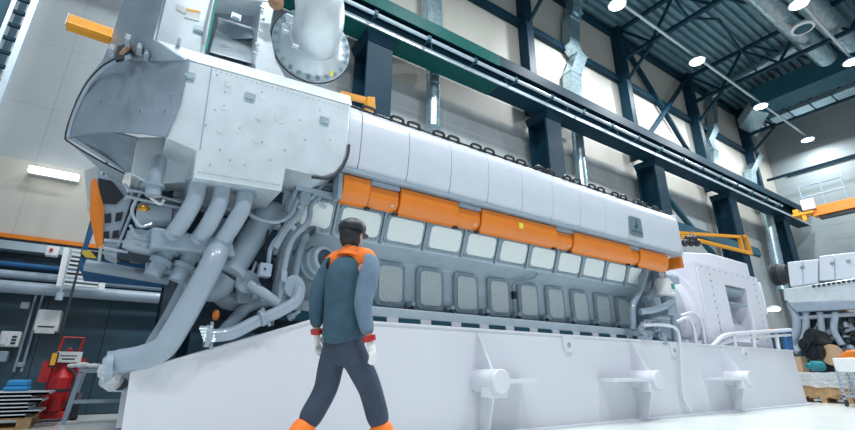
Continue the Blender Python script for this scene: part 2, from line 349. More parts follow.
# ================================================================ LEFT WALL FITTINGS
a, b = P(29, 169, 10.05), P(79, 178, 10.05)
o = thing('fluorescent_lamp', 'glowing fluorescent batten on the wall left of the engine', 'lamp', a)
build(MB().bar(a+V((0, .10, 0)), V((b.x, 10.15, a.z)), .14, .12), 'housing', 'white_plastic', o)
build(MB().bar(a, V((b.x, 10.05, a.z)), .13, .1), 'tube', 'tube_glow', o)
def run(lab, py0, Y, r, m, name='wall_pipe', x0=-6, x1=2.2):
    z = P(40, py0, Y).z
    return tag(build(MB().tube([(x0, Y, z), (x1, Y, z)], r, 16, False), name, m), lab, 'pipe')
run('thick pale pipe along the left wall, lower of the pair', 289, 9.75, .10, 'pipe_grey')
run('thick pale pipe along the left wall, upper of the pair', 277, 9.85, .07, 'pipe_grey')
run('thin teal pipe along the left wall above the pale pipes', 267, 9.9, .045, 'blue_paint')
tag(build(MB().box(-6, 2.2, 9.8, 10.14, 2.62, 2.76), 'cable_tray', 'rail_silver'), 'pale cable tray just under the orange wall strip', 'cable tray')
tag(build(MB().box(-6, 2.2, 9.95, 10.2, 2.30, 2.5), 'wall_duct', 'dark_machinery'), 'dark cable trunking behind the teal pipe on left wall', 'duct')
q = [P(64, 247, 9.3), P(111, 255, 9.3), P(104, 290, 9.3), P(56, 286, 9.3)]
o = thing('slatted_grille', 'white slatted metal grille hanging over the wall pipes', 'grille', q[3])
mb = MB(); zc = lambda u, v: (q[0].lerp(q[1], u)).lerp(q[3].lerp(q[2], u), v)
for k in range(9): mb.prism([zc(.12, k/9+.015), zc(.88, k/9+.015), zc(.88, k/9+.06), zc(.12, k/9+.06)], (0, .06, 0))
build(mb, 'slats', 'white_plastic', o)
for u0, u1 in ((0, .14), (.86, 1)): build(MB().prism([zc(u0, 0), zc(u1, 0), zc(u1, 1), zc(u0, 1)], (0, .08, 0)), 'side_rail', 'white_plastic', o)
a = P(54, 251, 9.5)
o = thing('junction_box', 'small white junction box beside the slatted grille', 'box', a)
build(MB().box(a.x-.1, a.x+.06, 9.45, 9.6, a.z-.09, a.z+.07), 'box', 'white_plastic', o, bevel=.01); build(MB().lathe((a.x-.03, 9.44, a.z), (0, -1, 0), [(0, .025), (.02, .025)]), 'knob', 'red_paint', o)
def wallbox(name, lab, cat, pts, m, dy=.15, Y=10.0, extra=None):
    w = [P(x, y, Y) for x, y in pts]; x0 = min(p.x for p in w); x1 = max(p.x for p in w); z0 = min(p.z for p in w); z1 = max(p.z for p in w)
    o = thing(name, lab, cat, (x0, Y, z0)); build(MB().box(x0, x1, Y-dy+.15, YB, z0, z1), 'housing', m, o, bevel=.015)
    if extra: extra(o, x0, x1, z0, z1, Y-dy+.15)
    return o
wallbox('socket_box', 'small pale socket box high on the dark wall panel', 'box', [(21, 301), (28, 308)], 'white_plastic', .1)
def slot(o, x0, x1, z0, z1, y): build(MB().box(x0+.03, x1-.03, y-.02, y, z0-.04, z0+.03), 'paper_slot', 'label_white', o); build(MB().box(x0+.05, x1-.05, y-.012, y, z0+.06, z0+.08), 'slot_shadow', 'black_plastic', o)
wallbox('paper_dispenser', 'white paper dispenser on the dark wall beside the cable', 'dispenser', [(40, 310), (58, 332)], 'white_plastic', .3, extra=slot)
def keys(o, x0, x1, z0, z1, y):
    build(MB().box(x0+.03, x0+.1, y-.05, y, z0+.03, z1-.03), 'handset', 'white_plastic', o, bevel=.01)
    for k in range(3): build(MB().box(x1-.1, x1-.04, y-.01, y, z0+.04+k*.05, z0+.07+k*.05), 'button', 'dark_machinery', o)
wallbox('wall_telephone', 'pale wall telephone at the left edge over the sheet stack', 'telephone', [(2, 331), (18, 347)], 'white_plastic', .2, extra=keys)
wallbox('grey_switch_box', 'grey switch box below the wall telephone at left edge', 'box', [(-4, 351), (6, 362)], 'engine_grey', .2)
wallbox('small_outlet', 'pair of small wall outlets near the pallet of sheets', 'outlet', [(17, 362), (23, 367)], 'pipe_grey', .12)
mb = MB()
for dx in (0, .09): a = P(36, 295, 10.05); mb.tube([(a.x+dx, 10.08, 2.1), (a.x+dx, 10.08, .7)], .018, 8)
tag(build(mb, 'wall_conduit', 'pipe_grey'), 'twin thin conduits running down the dark wall panel', 'conduit')
# crane pendant
a, b = P(77, 280, 9.), P(56, 352, 9.)
o = thing('crane_pendant', 'black and yellow control pendant hanging on black cable, left wall', 'pendant', (b.x, 9, b.z-.25))
build(MB().tube([V((b.x, 9, 6)), V((b.x, 9, b.z))], .018, 8), 'cable', 'rubber', o)
build(MB().box(b.x-.045, b.x+.045, 8.94, 9.06, b.z-.22, b.z), 'handset', 'black_plastic', o, bevel=.015)
build(MB().box(b.x-.03, b.x+.03, 8.925, 8.94, b.z-.19, b.z-.02), 'button_panel', 'yellow_orange', o)
mb = MB(); a = P(62, 287, 9.2); mb.tube([(a.x, 9.2, 2.6), (a.x, 9.2, 1.9)], .012, 8).tube([(a.x, 9.2, 1.9), (a.x, 9.2, 1.78)], .05, 12)
tag(build(mb, 'hanging_plug', 'pipe_grey'), 'grey plug hanging on thin cord in front of the wall pipes', 'plug')
# red extinguisher trolley
Y = 9.2; px = P(58, 400, Y).x
o = thing('extinguisher_trolley', 'red fire extinguisher on two-wheeled red hand trolley by wall', 'fire extinguisher', (px, Y, 0))
X = px
build(MB().box(X-.27, X+.15, Y-.12, Y+.16, .04, .14).box(X-.2, X+.12, Y+.05, Y+.1, .14, .95), 'frame', 'red_paint', o, bevel=.01)
mb = MB(); mb.tube([(X-.17, Y+.08, .9), (X-.13, Y+.08, 1.22), (X+.13, Y+.08, 1.22), (X+.09, Y+.08, .9)], .018, 8, False); mb.tube([(X-.08, Y+.08, .92), (X-.02, Y+.08, 1.05), (X+.05, Y+.08, .92)], .015, 8); build(mb, 'handle', 'red_paint', o)
build(MB().lathe((X-.03, Y-.02, .14), (0, 0, 1), [(0, .12), (.02, .14), (.48, .14), (.56, .08), (.6, .04), (.64, .04)]), 'cylinder', 'red_paint', o)
build(MB().tube([(X, Y-.02, .76), (X+.12, Y-.1, .68), (X+.16, Y-.12, .4), (X+.08, Y-.12, .2)], .016, 8), 'hose', 'rubber', o)
build(MB().lathe((X-.03, Y-.02, .42), (0, 0, 1), [(0, .147), (.04, .147)]), 'strap', 'rubber', o)
for s in (-.32, .2): build(MB().lathe((X+s, Y+.1, .2), (1, 0, 0), [(0, .19), (.02, .2), (.07, .2), (.09, .19)]), 'wheel', 'rubber', o)
build(MB().box(X-.30, X-.18, Y+.0, Y+.06, .55, .85), 'side_pocket', 'red_paint', o); build(MB().box(X+.14, X+.22, Y, Y+.06, .52, .9), 'side_pocket', 'red_paint', o)
build(MB().box(X-.16, X+.16, Y-.02, Y+.02, .84, 1.0), 'notice', 'label_white', o)
build(MB().box(X-.08, X+.08, Y-.022, Y-.02, .88, .90).box(X-.11, X+.1, Y-.022, Y-.02, .93, .945), 'notice_print', 'dark_machinery', o)
# steel stand and gloves
o = thing('steel_stand', 'grey steel trestle stand right of the red trolley', 'stand', (X+.8, 9, 0))
sx0, sx1 = X+.2, X+1.3
build(MB().bar((sx0, 8.55, .72), (sx1, 8.55, .72), .06).bar((sx0, 8.9, .72), (sx1, 8.9, .72), .06).bar((sx0, 8.55, .3), (sx1, 8.55, .3), .05), 'top_frame', 'engine_grey', o)
for xx, dx in ((sx0+.03, -.06), (sx1-.03, .06)):
    for yy in (8.55, 9.3): build(MB().bar((xx, yy, .7), (xx+dx, yy, 0), .06), 'leg', 'engine_grey', o)
mb = MB().ball((sx0+.02, 8.62, .80), .06, (1.6, 1, .7)).ball((sx0+.17, 8.62, .79), .07, (1.7, 1, .5)).ball((sx0-.1, 8.64, .79), .05, (1.2, .8, .6))
tag(build(mb, 'work_gloves', 'glove'), 'crumpled pale work gloves lying on the steel stand', 'gloves')
# stack of sheets on a pallet
def pallet(lab, x0, x1, y0, y1, n=5, along='x'):
    o = thing('pallet', lab, 'pallet', ((x0+x1)/2, (y0+y1)/2, 0))
    for k in range(n): a = y0+(y1-y0)*k/n; build(MB().box(x0, x1, a+.01, a+(y1-y0)/n-.03, .115, .14), 'deck_board', 'wood', o)
    for yy in (y0, (y0+y1)/2-.05, y1-.1):
        build(MB().box(x0, x1, yy, yy+.1, 0, .022), 'bottom_board', 'wood', o)
        for xx in (x0, (x0+x1)/2-.07, x1-.14): build(MB().box(xx, xx+.14, yy, yy+.1, .022, .115), 'block', 'wood', o)
    return o
pallet('wooden pallet under the stacked metal sheets, left edge', -2.1, -.80, 8.2, 9.0)
sl = ['bottom', 'second', 'third', 'fourth', 'fifth', 'sixth', 'topmost']
for k in range(7):
    dx = random.uniform(-.03, .04)+(.14 if k in (1, 4, 6) else 0); z = .141+k*.046
    tag(build(MB().box(-2.2+dx, -.86+dx, 8.2, 9., z, z+.03).box(-2.2+dx, -.86+dx, 8.2, 8.22, z, z+.044), 'metal_sheet', 'sheet_metal'), ['bottom sheet of the pale metal stack on the left pallet', 'second sheet from below in the metal stack, sticking out right', 'third sheet from below in the pale metal stack at left', 'middle sheet of the pale metal stack on the left pallet', 'third sheet from the top in the metal stack, sticking out', 'sheet just under the topmost of the pale metal stack', 'topmost pale metal sheet of the stack, under the blue cloth'][k], 'metal sheet', 'metal sheets on the left pallet')
z = .141+6*.046+.045
mb = MB().box(-1.18, -.93, 8.25, 8.6, z, z+.06).box(-1.16, -.94, 8.27, 8.6, z+.06, z+.14); tag(build(mb, 'blue_cloth', 'cyan_cloth', bevel=.02), 'folded bright blue cloth on top of the metal sheet stack', 'cloth')
# blue lift platform with hazard stripes behind the engine end
o = thing('lift_platform', 'blue steel platform with hazard striped edge behind engine end', 'platform', (-.2, 7, 0))
a, b = P(78, 268, 7.0), P(205, 284, 7.0)
build(MB().box(a.x, b.x, 7.0, 8.2, a.z+.02, a.z+.22), 'deck', 'blue_paint', o, bevel=.01)
build(MB().box(a.x, b.x, 6.98, 7.0, a.z+.14, a.z+.23), 'striped_edge', 'hazard', o)
for xx in (a.x+1.0, b.x-.1):
    for yy in (7.5, 8.1): build(MB().box(xx, xx+.08, yy, yy+.08, 0, a.z+.02), 'leg', 'steel_teal', o)
mb = MB(); zt = P(95, 205, 7.).z
for xx in (a.x+.0, a.x+.32): mb.bar((xx, 7.1, a.z+.2), (xx+.1, 7.1, zt+.6), .05)
build(mb, 'guard_post', 'blue_paint', o)
o = tag(build(MB().itube([(85, 265, 6.4), (172, 280, 6.4)], 5.5, 14), 'air_pipe', 'pipe_grey'), 'grey pipe lying level behind the engine end, below hazard stripes', 'pipe')
# ================================================================ BASE FRAME (plinth)
YP = 4.69; ZP = 1.255; YPB = 7.45
base = thing('engine_base_frame', 'long white steel base frame under the engine and generator', 'base frame', (7, 6, 0))
top = [(P(130, 375, YP).x, P(130, 375, YP).z), (P(318, 317, YP).x, ZP), (14.24, ZP), (14.33, .03), (P(118, 455, YP).x, .03)]
build(MB().prism([V((x, YP, z)) for x, z in top], (0, .06, 0)), 'side_plate', 'frame_white', base)
build(MB().prism([V((x, YPB, z)) for x, z in top], (0, .06, 0)), 'side_plate', 'frame_white', base)
build(MB().box(2.0, 14.24, YP+.06, YPB, ZP-.14, ZP-.10).box(14.15, 14.22, YP+.06, YPB, .03, ZP-.1).box(.2, .26, YP+.06, YPB, .03, .6), 'deck_plate', 'frame_white', base)
mb = MB(); tl, tr = V((top[0][0], 0, top[0][1])), V((top[1][0], 0, top[1][1]))
mb.box(tr.x, 14.26, YP-.02, YP+.16, ZP, ZP+.025); mb.hull([V((tl.x, YP-.02, tl.z)), V((tl.x, YP+.16, tl.z)), V((tl.x, YP+.16, tl.z+.025)), V((tl.x, YP-.02, tl.z+.025))], [V((tr.x, YP-.02, tr.z)), V((tr.x, YP+.16, tr.z)), V((tr.x, YP+.16, tr.z+.025)), V((tr.x, YP-.02, tr.z+.025))])
build(mb, 'top_flange', 'frame_white', base)
build(MB().box(0.1, 14.4, YP-.1, YP+.2, 0, .03), 'bottom_flange', 'frame_white', base)
def bracket(bx, dirn):
    z = .60
    w = MB(); w.prism([V((bx-.01, YP, ZP-.03)), V((bx-.01, YP-.03, ZP-.03)), V((bx-.01, YP-.30, z+.12)), V((bx-.01, YP, z+.12))], (.035, 0, 0))
    w.prism([V((bx-.01, YP, z-.08)), V((bx-.01, YP-.3, z-.08)), V((bx-.01, YP-.16, .03)), V((bx-.01, YP, .03))], (.035, 0, 0)); g = build(w, 'gusset', 'frame_white', base)
    build(MB().lathe((bx, YP, z+.03), (0, -1, 0), [(0, .14), (.36, .14), (.365, .128), (.375, .128), (.38, .14), (.44, .14), (.45, .13)], 32), 'trunnion', 'frame_white', base, sharp=25)
    build(MB().box(bx-.13, bx+.17, YP-.36, YP-.2, z-.16, z-.02), 'jacking_pad', 'frame_white', base, bevel=.01)
    x0, x1 = (bx+.15, bx+.75) if dirn > 0 else (bx-.95, bx-.1)
    build(MB().box(x0, x1, YP-.32, YP, z+.0, z+.05), 'shelf_plate', 'frame_white', base)
bracket(P(478, 380, YP).x, 1); bracket(P(634, 380, YP).x, -1); bracket(P(727, 380, YP).x, -1)
for bx in (5.66, 8.60, 11.5): 
    mb = MB().lathe((bx, YP-.04, ZP-.12), (0, 1, 0), [(0, .12), (.04, .12)], 24).box(bx-.115, bx+.115, YP-.03, YP, ZP-.12, ZP); build(mb, 'lifting_lug', 'frame_white', base)
    build(MB().lathe((bx, YP-.046, ZP-.13), (0, 1, 0), [(0, .04), (.004, .04)], 16), 'lug_hole', 'pipe_grey', base)
# end lug with hole
mb = MB(); mb.ipoly([(137, 352), (155, 356), (172, 363), (133, 378), (126, 392), (113, 392), (108, 384), (118, 362)], 4.78, .08); build(mb, 'end_lug', 'pipe_grey', base, bevel=.01)
c = P(121, 384, 4.77); build(MB().lathe(c, (0, 1, 0), [(0, .05), (.02, .05)], 18), 'lug_hole', 'black_plastic', base)
# seat blocks on top of the frame
for i in range(17): x = 2.2+i*.5; build(MB().box(x, x+.16, 4.98, 5.2, ZP-.1, ZP+.12), 'seat_block', 'frame_white', base)
# handrail pipes and drain pipe at right
def rail(lab_pts, r=.03, name='pipe_rail'): build(MB().tube([V(p) for p in lab_pts], r, 10), name, 'frame_white', base)
Yr = 4.85
rail([P(700, 347, Yr), P(712, 346, Yr), P(724, 336, Yr), P(745, 333, Yr), P(790, 330, Yr)], .05)
rail([P(716, 347, Yr), P(727, 342, Yr), P(745, 338, Yr), P(790, 335, Yr)], .035)
for x0 in (733, 752, 776): rail([P(x0, 334, Yr), P(x0+3, 352, Yr)], .045, 'rail_post')
rail([P(643, 325, 4.62), P(663, 325, 4.6), P(676, 329, 4.6), P(680, 345, 4.6), P(683, 392, 4.6), P(690, 410, 4.6)], .03, 'drain_pipe')
rail([P(676, 322, Yr), P(688, 318, Yr), P(694, 330, Yr), P(697, 349, Yr)], .03)
rail([P(680, 316, 5.), P(693, 313, 5.), P(702, 325, 5.), P(706, 349, 5.)], .03)
# ================================================================ ENGINE
eng = thing('ship_engine', 'large white and grey diesel engine with orange cover panels', 'engine', (5, 6.1, ZP))
PT = .66; X0 = 1.25; XN = X0+11*PT; YC = 6.1
def mir(pr): return pr+[(2*YC-y, z) for y, z in reversed(pr)]
crank = mir([(5.02, 1.37), (5.02, 1.50), (5.34, 1.52), (5.34, 2.17), (5.1, 2.29), (5.03, 2.30), (4.88, 2.72), (4.86, 2.78)])
build(MB().xprof(crank, X0, XN+.1), 'crankcase', 'block_grey', eng, bevel=.015)
build(MB().xprof(mir([(5.0, 1.26), (5.0, 1.372)]), X0, XN+.1) , 'recess_shade_strip', 'steel_teal_light', eng)  # dark blue strip stands for the shaded recesses between the feet
hood = mir([(4.80, 2.78), (4.66, 2.84), (4.5, 2.9), (4.5, 3.75), (4.62, 3.86), (4.9, 3.92)])
build(MB().xprof(hood, 1.78, 8.80), 'hot_box', 'hood_white', eng)
build(MB().xprof([(4.88, 2.58+.12), (4.62, 2.62+.02), (4.62, 2.70), (4.86, 2.78)], 1.3, 8.55), 'gutter', 'pipe_grey', eng)
# camshaft covers
tl = lambda z: (z-2.30)*(-.36)
for i in range(11):
    x0 = X0+i*PT
    mb = MB().rrect(x0+.03, x0+PT-.03, 2.33, 2.69, .07, 5.0, 5.03, tl)
    for k in range(9):
        for z in (2.345, 2.675): mb.lathe((x0+.08+k*.0625, 4.995+tl(z), z), (0, -1, 0), [(0, .010), (.012, .010)], 6)
    fr = build(mb, 'camshaft_cover', 'cover_frame', eng)
    build(MB().rrect(x0+.065, x0+PT-.065, 2.365, 2.655, .06, 4.985, 5.0, tl), 'cover_plate', 'cover_plate', fr)
    if i: build(MB().box(x0-.02, x0+.02, 4.8, 4.99, 2.3, 2.72) if False else MB().prism([V((x0-.018, 4.98, 2.31)), V((x0-.018, 4.83, 2.72)), V((x0-.018, 4.9, 2.72)), V((x0-.018, 5.04, 2.31))], (.036, 0, 0)), 'rib', 'engine_grey', eng)
# crankcase doors
for i in range(10):
    c = 2.24+i*PT
    mb = MB().rrect(c-.235, c+.235, 1.56, 2.16, .08, 5.29, 5.34)
    for k in range(9):
        for xx in (c-.208, c+.208): mb.lathe((xx, 5.285, 1.64+k*.055), (0, -1, 0), [(0, .011), (.012, .011)], 6)
    for k in range(5):
        for z in (1.587, 2.133): mb.lathe((c-.12+k*.06, 5.285, z), (0, -1, 0), [(0, .011), (.012, .011)], 6)
    fr = build(mb, 'crankcase_door', 'cover_frame', eng)
    build(MB().rrect(c-.182, c+.182, 1.615, 2.105, .07, 5.275, 5.29), 'door_plate', 'door_plate', fr, bevel=.005)
    v = build(MB().lathe((c+.29, 5.32, 1.60), (0, -1, 0), [(0, .045), (.1, .045), (.12, .03), (.17, .03)], 14).box(c+.27, c+.31, 5.26, 5.34, 1.5, 1.58), 'relief_valve', 'engine_grey', eng)
    build(MB().lathe((c+.30, 5.2, 1.50), (0, 0, 1), [(0, .035), (.04, .04), (.07, .02)], 12), 'valve_cap', 'black_plastic', v)
    build(MB().box(c+.27, c+.39, 5.05, 5.12, 1.36, 1.47), 'foot_block', 'engine_grey', eng, bevel=.01)
build(MB().tube([V((5.46, 4.98, 2.25)), V((5.44, 5.1, 2.18)), V((5.2, 5.26, 2.10)), V((5.18, 5.28, 1.95)), V((5.18, 5.28, 1.55))], .022, 8), 'sensor_pipe', 'engine_grey', eng)
build(MB().box(5.15, 5.21, 5.24, 5.3, 1.85, 1.97), 'sensor', 'black_plastic', eng)
# white hood covers
pan = [(4.40, 2.955), (4.35, 3.05), (4.315, 3.3), (4.315, 3.55), (4.335, 3.66), (4.42, 3.77), (4.50, 3.80), (4.5, 2.955)]
edges = [1.915+PT*i for i in range(11)]+[8.93]
edges = [1.70]+edges
for i, (a, b) in enumerate(zip(edges, edges[1:])):
    cov = build(MB().xprof(pan, a+.004, b-.004), 'hood_cover', 'hood_white', eng, bevel=.006, sharp=50)
    if i and i < 11:
        for hx in (a+.125, b-.125):
            mb = MB(); mb.tube([(hx-.09, 4.44, 3.80), (hx-.07, 4.42, 3.85), (hx+.07, 4.42, 3.85), (hx+.09, 4.44, 3.80)], .019, 8)
            mb.box(hx-.11, hx-.07, 4.41, 4.47, 3.77, 3.81).box(hx+.07, hx+.11, 4.41, 4.47, 3.77, 3.81); build(mb, 'grab_handle', 'black_plastic', cov)
build(MB().tube([(1.8, 4.52, 3.86), (8.8, 4.52, 3.86)], .015, 8), 'top_cable', 'black_plastic', eng)
build(MB().box(1.70, 8.9, 4.36, 4.5, 2.90, 2.95), 'ledge_strip', 'pipe_grey', eng)
build(MB().xprof([(4.34, 2.93), (4.34, 3.78), (5.4, 3.92), (5.4, 2.93)], 8.93, 8.97), 'end_cover', 'hood_white', eng)
build(MB().xprof([(4.42, 2.7), (4.42, 3.4), (5.0, 3.4), (5.0, 2.7)], 8.97, 9.06), 'end_cover', 'orange_paint', eng)
# orange covers
oe = [1.77, 2.12, 2.53, 3.43, 3.83, 5.36, 5.76, 7.31, 7.59, 8.52]
op = [(4.42, 2.88), (4.415, 2.78), (4.44, 2.66), (4.50, 2.575), (4.56, 2.56), (4.56, 2.88)]
ops = [(4.46, 2.83), (4.455, 2.75), (4.47, 2.66), (4.53, 2.59), (4.56, 2.58), (4.56, 2.83)]
for i, (a, b) in enumerate(zip(oe, oe[1:])):
    small = i in (1, 3, 5, 7)
    c = build(MB().xprof(ops if small else op, a+.006, b-.006), 'fuel_rail_cover', 'orange_paint', eng, bevel=.006, sharp=50)
    if small:
        build(MB().box(a+.01, b-.01, 4.43, 4.5, 2.84, 2.89), 'gap_strip', 'pipe_grey', eng)
        build(MB().lathe((b-.09, 4.49, 2.645), (0, -1, -.3), [(0, .016), (.02, .016)], 12), 'latch', 'bright_steel', c)
        build(MB().box(a-.02, a+.04, 4.5, 4.56, 2.545, 2.57), 'hinge', 'black_plastic', c); build(MB().box(b-.05, b+.01, 4.5, 4.56, 2.545, 2.57), 'hinge', 'black_plastic', c)
    if i == 4: build(MB().box(4.52, 4.60, 4.402, 4.42, 2.72, 2.80), 'warning_tag', 'yellow_tag', c)
build(MB().box(1.72, 1.77, 4.44, 4.6, 2.58, 2.89), 'cover_end', 'engine_grey', eng)
# badge with lettering
a, b = P(629.5, 218, 4.30), P(642.5, 235.5, 4.30)
bx = (a.x+b.x)/2; bz = (a.z+b.z)/2-.0
bw, bh = .185, .185
bd = build(MB().rrect(bx-bw, bx+bw, bz-bh, bz+bh, .05, 4.295, 4.31), 'name_badge', 'badge_plate', eng)
dr = [V((bx+dx*.85, 4.288, bz+dz*.85)) for dx, dz in ((0, .17), (.05, .07), (.055, .01), (.02, -.04), (-.04, -.04), (-.085, .01), (-.03, 0), (-.005, .07))]
build(MB().prism(dr, (0, .007, 0)), 'badge_symbol', 'badge_blue', bd)
text_part('WÄRTSILÄ', .07, (bx, 4.294, bz-.12), FACE, 'badge_lettering', 'badge_blue', bd)
# right end: end block, cyclone filter, pipes
build(MB().xprof(mir([(5.0, 1.37), (5.1, 2.3), (4.95, 2.72), (4.9, 2.85)]), XN+.1, 9.0), 'end_block', 'engine_grey', eng, bevel=.02)
c = P(664, 290, 4.75)
fl = build(MB().lathe(c-V((0, 0, .14)), (0, 0, 1), [(0, .07), (.02, .18), (.06, .20), (.08, .17), (.28, .17), (.36, .13), (.40, .05), (.47, .05)], 24), 'centrifugal_filter', 'white_plastic', eng, sharp=30)
build(MB().box(c.x-.02, c.x+.08, c.y-.180, c.y-.165, c.z+.0, c.z+.1), 'green_label', 'green_seal', fl)
build(MB().lathe(c-V((0, 0, .42)), (0, 0, 1), [(0, .08), (.28, .09)], 16).box(c.x-.2, c.x+.12, c.y-.12, c.y+.3, c.z-.5, c.z-.36), 'filter_foot', 'engine_grey', eng, bevel=.01)
for pts, r in (([(633, 330, 4.85), (633, 306, 4.85), (640, 290, 4.85), (645, 268, 4.85)], 3), ([(640, 312, 4.7), (652, 310, 4.6), (665, 306, 4.6), (672, 300, 4.7)], 3.2), ([(650, 338, 4.7), (640, 330, 4.7), (655, 318, 4.7), (668, 318, 4.8)], 2.8), ([(663, 276, 4.75), (664, 266, 4.75), (668, 258, 4.9)], 2.5),
               ([(645, 300, 4.9), (655, 288, 4.9), (655, 270, 4.95)], 4), ([(660, 330, 4.75), (662, 345, 4.75)], 5), ([(672, 310, 4.9), (676, 345, 4.9)], 3)):
    build(MB().itube(pts, r, 10), 'end_pipe', 'engine_grey', eng)
for k in range(8):
    p = P(random.uniform(636, 662), random.uniform(318, 340), 4.75); build(MB().lathe(p, (random.uniform(-.4, .4), -1, random.uniform(-.3, .3)), [(0, .05), (.08, .05), (.1, .03), (.14, .03)], 10), 'fitting', 'engine_grey', eng)
# ---------------------------------------------------------------- turbocharger end
TX = 'sheet_metal'
fp = [(188, 60), (350, 105), (349, 125), (347, 150), (343, 164), (335, 173), (322, 177), (303, 172), (286, 168), (282, 191), (193, 177), (196, 150), (166, 137), (180, 100)]
fr = build(MB().ipoly(fp, 4.25, .9), 'turbo_box', TX, eng, bevel=.012)
build(MB().prism([P(156, 40, 4.5), P(350, 96, 4.5), P(352, 105, 4.24), P(187, 59, 4.24)], (0, .3, -.0)), 'box_ridge', 'cover_plate', eng)
up = [(155, 40), (165, 0), (175, -50), (330, -50), (300, 10), (290, 60), (262, 72)]
# upper box left of the opening, right of the opening, and the recess
build(MB().ipoly([(155, 41), (165, 0), (176, -45), (228, -45), (214, 5), (205, 55)], 4.5, 1.0), 'upper_box', TX, eng, bevel=.01)
build(MB().ipoly([(254, 60), (262, 0), (272, -45), (284, -45), (276, 0), (270, 30), (276, 60), (288, 82), (256, 72)], 4.52, .9), 'upper_box', TX, eng, bevel=.01)
(0 and MB().ipoly([(205, 56), (206, 50), (255, 62), (259, 60), (258, 72), (276, 74), (272, 30), (262, -10), (266, -45), (282, -45), (270, 0)][0:4]+[(277, 76), (274, 50), (268, 30), (272, 0), (282, -45), (280, -46), (270, 0)][0:5]+[(270, -45), (262, 0), (255, 62)][0:2], 4.52, .9))
build(MB().ipoly([(216, -4), (222, -45), (281, -45), (272, 2)], 4.51, .3), 'upper_box', TX, eng, bevel=.01)
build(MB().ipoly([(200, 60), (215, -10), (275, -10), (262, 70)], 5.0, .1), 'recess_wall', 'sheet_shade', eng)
build(MB().prism([P(210, 52, 4.6), P(254, 64, 4.6), P(256, 40, 4.95), P(216, 30, 4.95)], (0, .02, .03)), 'recess_floor', 'sheet_metal', eng)
build(MB().prism([P(218, 18, 4.95), P(258, 30, 4.95), P(256, 38, 4.7), P(216, 40, 4.98)], (0, .02, .03)), 'recess_duct', 'engine_grey', eng)
build(MB().lathe(P(220, 50, 4.8), (0, -1, .6), [(0, .10), (.03, .10), (.03, .085), (.05, .085)], 20), 'recess_port', 'green_seal', eng)
build(MB().tube([P(206, 50, 4.47), P(216, 0, 4.47), P(224, -40, 4.47)], .010, 6), 'door_seal', 'green_seal', eng)
build(MB().tube([P(203, 45, 4.46), P(206, 25, 4.46), P(213, -5, 4.46)], .015, 6), 'door_latch', 'bright_steel', eng)
# handles, seams, studs on the box
def grab(px, py, Y, w=.10, parent=eng):
    c = P(px, py, Y); mb = MB().box(c.x-w/2, c.x+w/2, Y-.012, Y, c.z-.04, c.z+.04); g = build(mb, 'recessed_handle', 'galvanised', parent)
    build(MB().box(c.x-w/2+.01, c.x+w/2-.01, Y-.03, Y-.012, c.z-.02, c.z+.005), 'grip', 'bright_steel', g)
for q in ((250, 97, 4.245), (324.5, 121, 4.245), (189, 76, 4.245), (199, 30, 4.495), (236, 17, 4.505)): grab(*q)
build(MB().bar(P(212, 66, 4.248), P(200, 150, 4.248), .008), 'panel_seam', 'engine_grey', eng)
mb = MB()
for fx, fy in ((217, 75), (225, 92), (215, 110), (226, 82), (258, 120), (262, 92), (224, 106), (240, 128), (262, 142), (206, 125), (220, 150), (300, 120), (320, 110), (330, 140), (305, 140), (285, 150), (270, 160), (245, 165), (230, 160), (210, 165)):
    mb.lathe(P(fx, fy, 4.25), (0, -1, 0), [(0, .008), (.006, .008)], 8)
for k in range(26):
    for dy in (0,): u = k/25; mb.lathe(P(216+u*128, 71+u*37, 4.25), (0, -1, 0), [(0, .006), (.006, .006)], 6); mb.lathe(P(199+u*80, 172+u*13, 4.25), (0, -1, 0), [(0, .006), (.006, .006)], 6)
build(mb, 'rivets', 'galvanised', fr)
for q in ((228, 84), (224, 107), (262, 97), (259, 118), (220, 130), (256, 140)): c = P(*q, 4.25); build(MB().lathe(c, (0, -1, 0), [(0, .035), (.004, .035)], 18), 'round_cap', TX, fr)
c = P(281, 118, 4.25); build(MB().lathe(c, (0, -1, 0), [(0, .062), (.005, .062)], 24).box(c.x-.035, c.x+.035, 4.243, 4.25, c.z-.005, c.z+.005), 'inspection_disc', TX, fr)
for pts in (((177, 4), (187, 8), (186, 14), (176, 9)), ((187, 8), (201, 11), (199, 21), (184, 17))): build(MB().ipoly(pts, 4.49, .01), 'warning_label', 'label_white', eng)
build(MB().ipoly(((186.5, 8.2), (200.5, 11.2), (200.3, 12.8), (186.2, 9.8)), 4.485, .005), 'label_stripe', 'yellow_orange', eng)
# rubber edge at the rounded corner
build(MB().tube([P(349, 145, 4.24), P(347, 157, 4.24), P(340, 170, 4.24), P(328, 178, 4.24), P(312, 177, 4.24)], .018, 8), 'rubber_edge', 'rubber', eng)
# rolled corner hood
Yc = [4.235, 4.32, 4.50, 4.78, 5.12, 5.5]
def rowp(a, b, bow=0):
    out = []
    for k, yy in enumerate(Yc):
        u = [0, .22, .45, .68, .87, 1][k]; out.append(P(a[0]+(b[0]-a[0])*u, a[1]+(b[1]-a[1])*u-bow*4*u*(1-u), yy))
    return out
rows = [rowp((190, 60), (104, 62)), rowp((186, 80), (88, 82)), rowp((181, 104), (78, 100)), rowp((174, 122), (73, 118)), rowp((166, 138), (70, 138), 5)]
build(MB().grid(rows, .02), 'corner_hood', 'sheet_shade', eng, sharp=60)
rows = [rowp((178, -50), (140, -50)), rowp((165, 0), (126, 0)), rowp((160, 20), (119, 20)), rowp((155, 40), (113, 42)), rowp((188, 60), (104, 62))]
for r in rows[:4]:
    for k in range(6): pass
build(MB().grid(rows, .02), 'corner_hood', 'sheet_shade', eng, sharp=60)
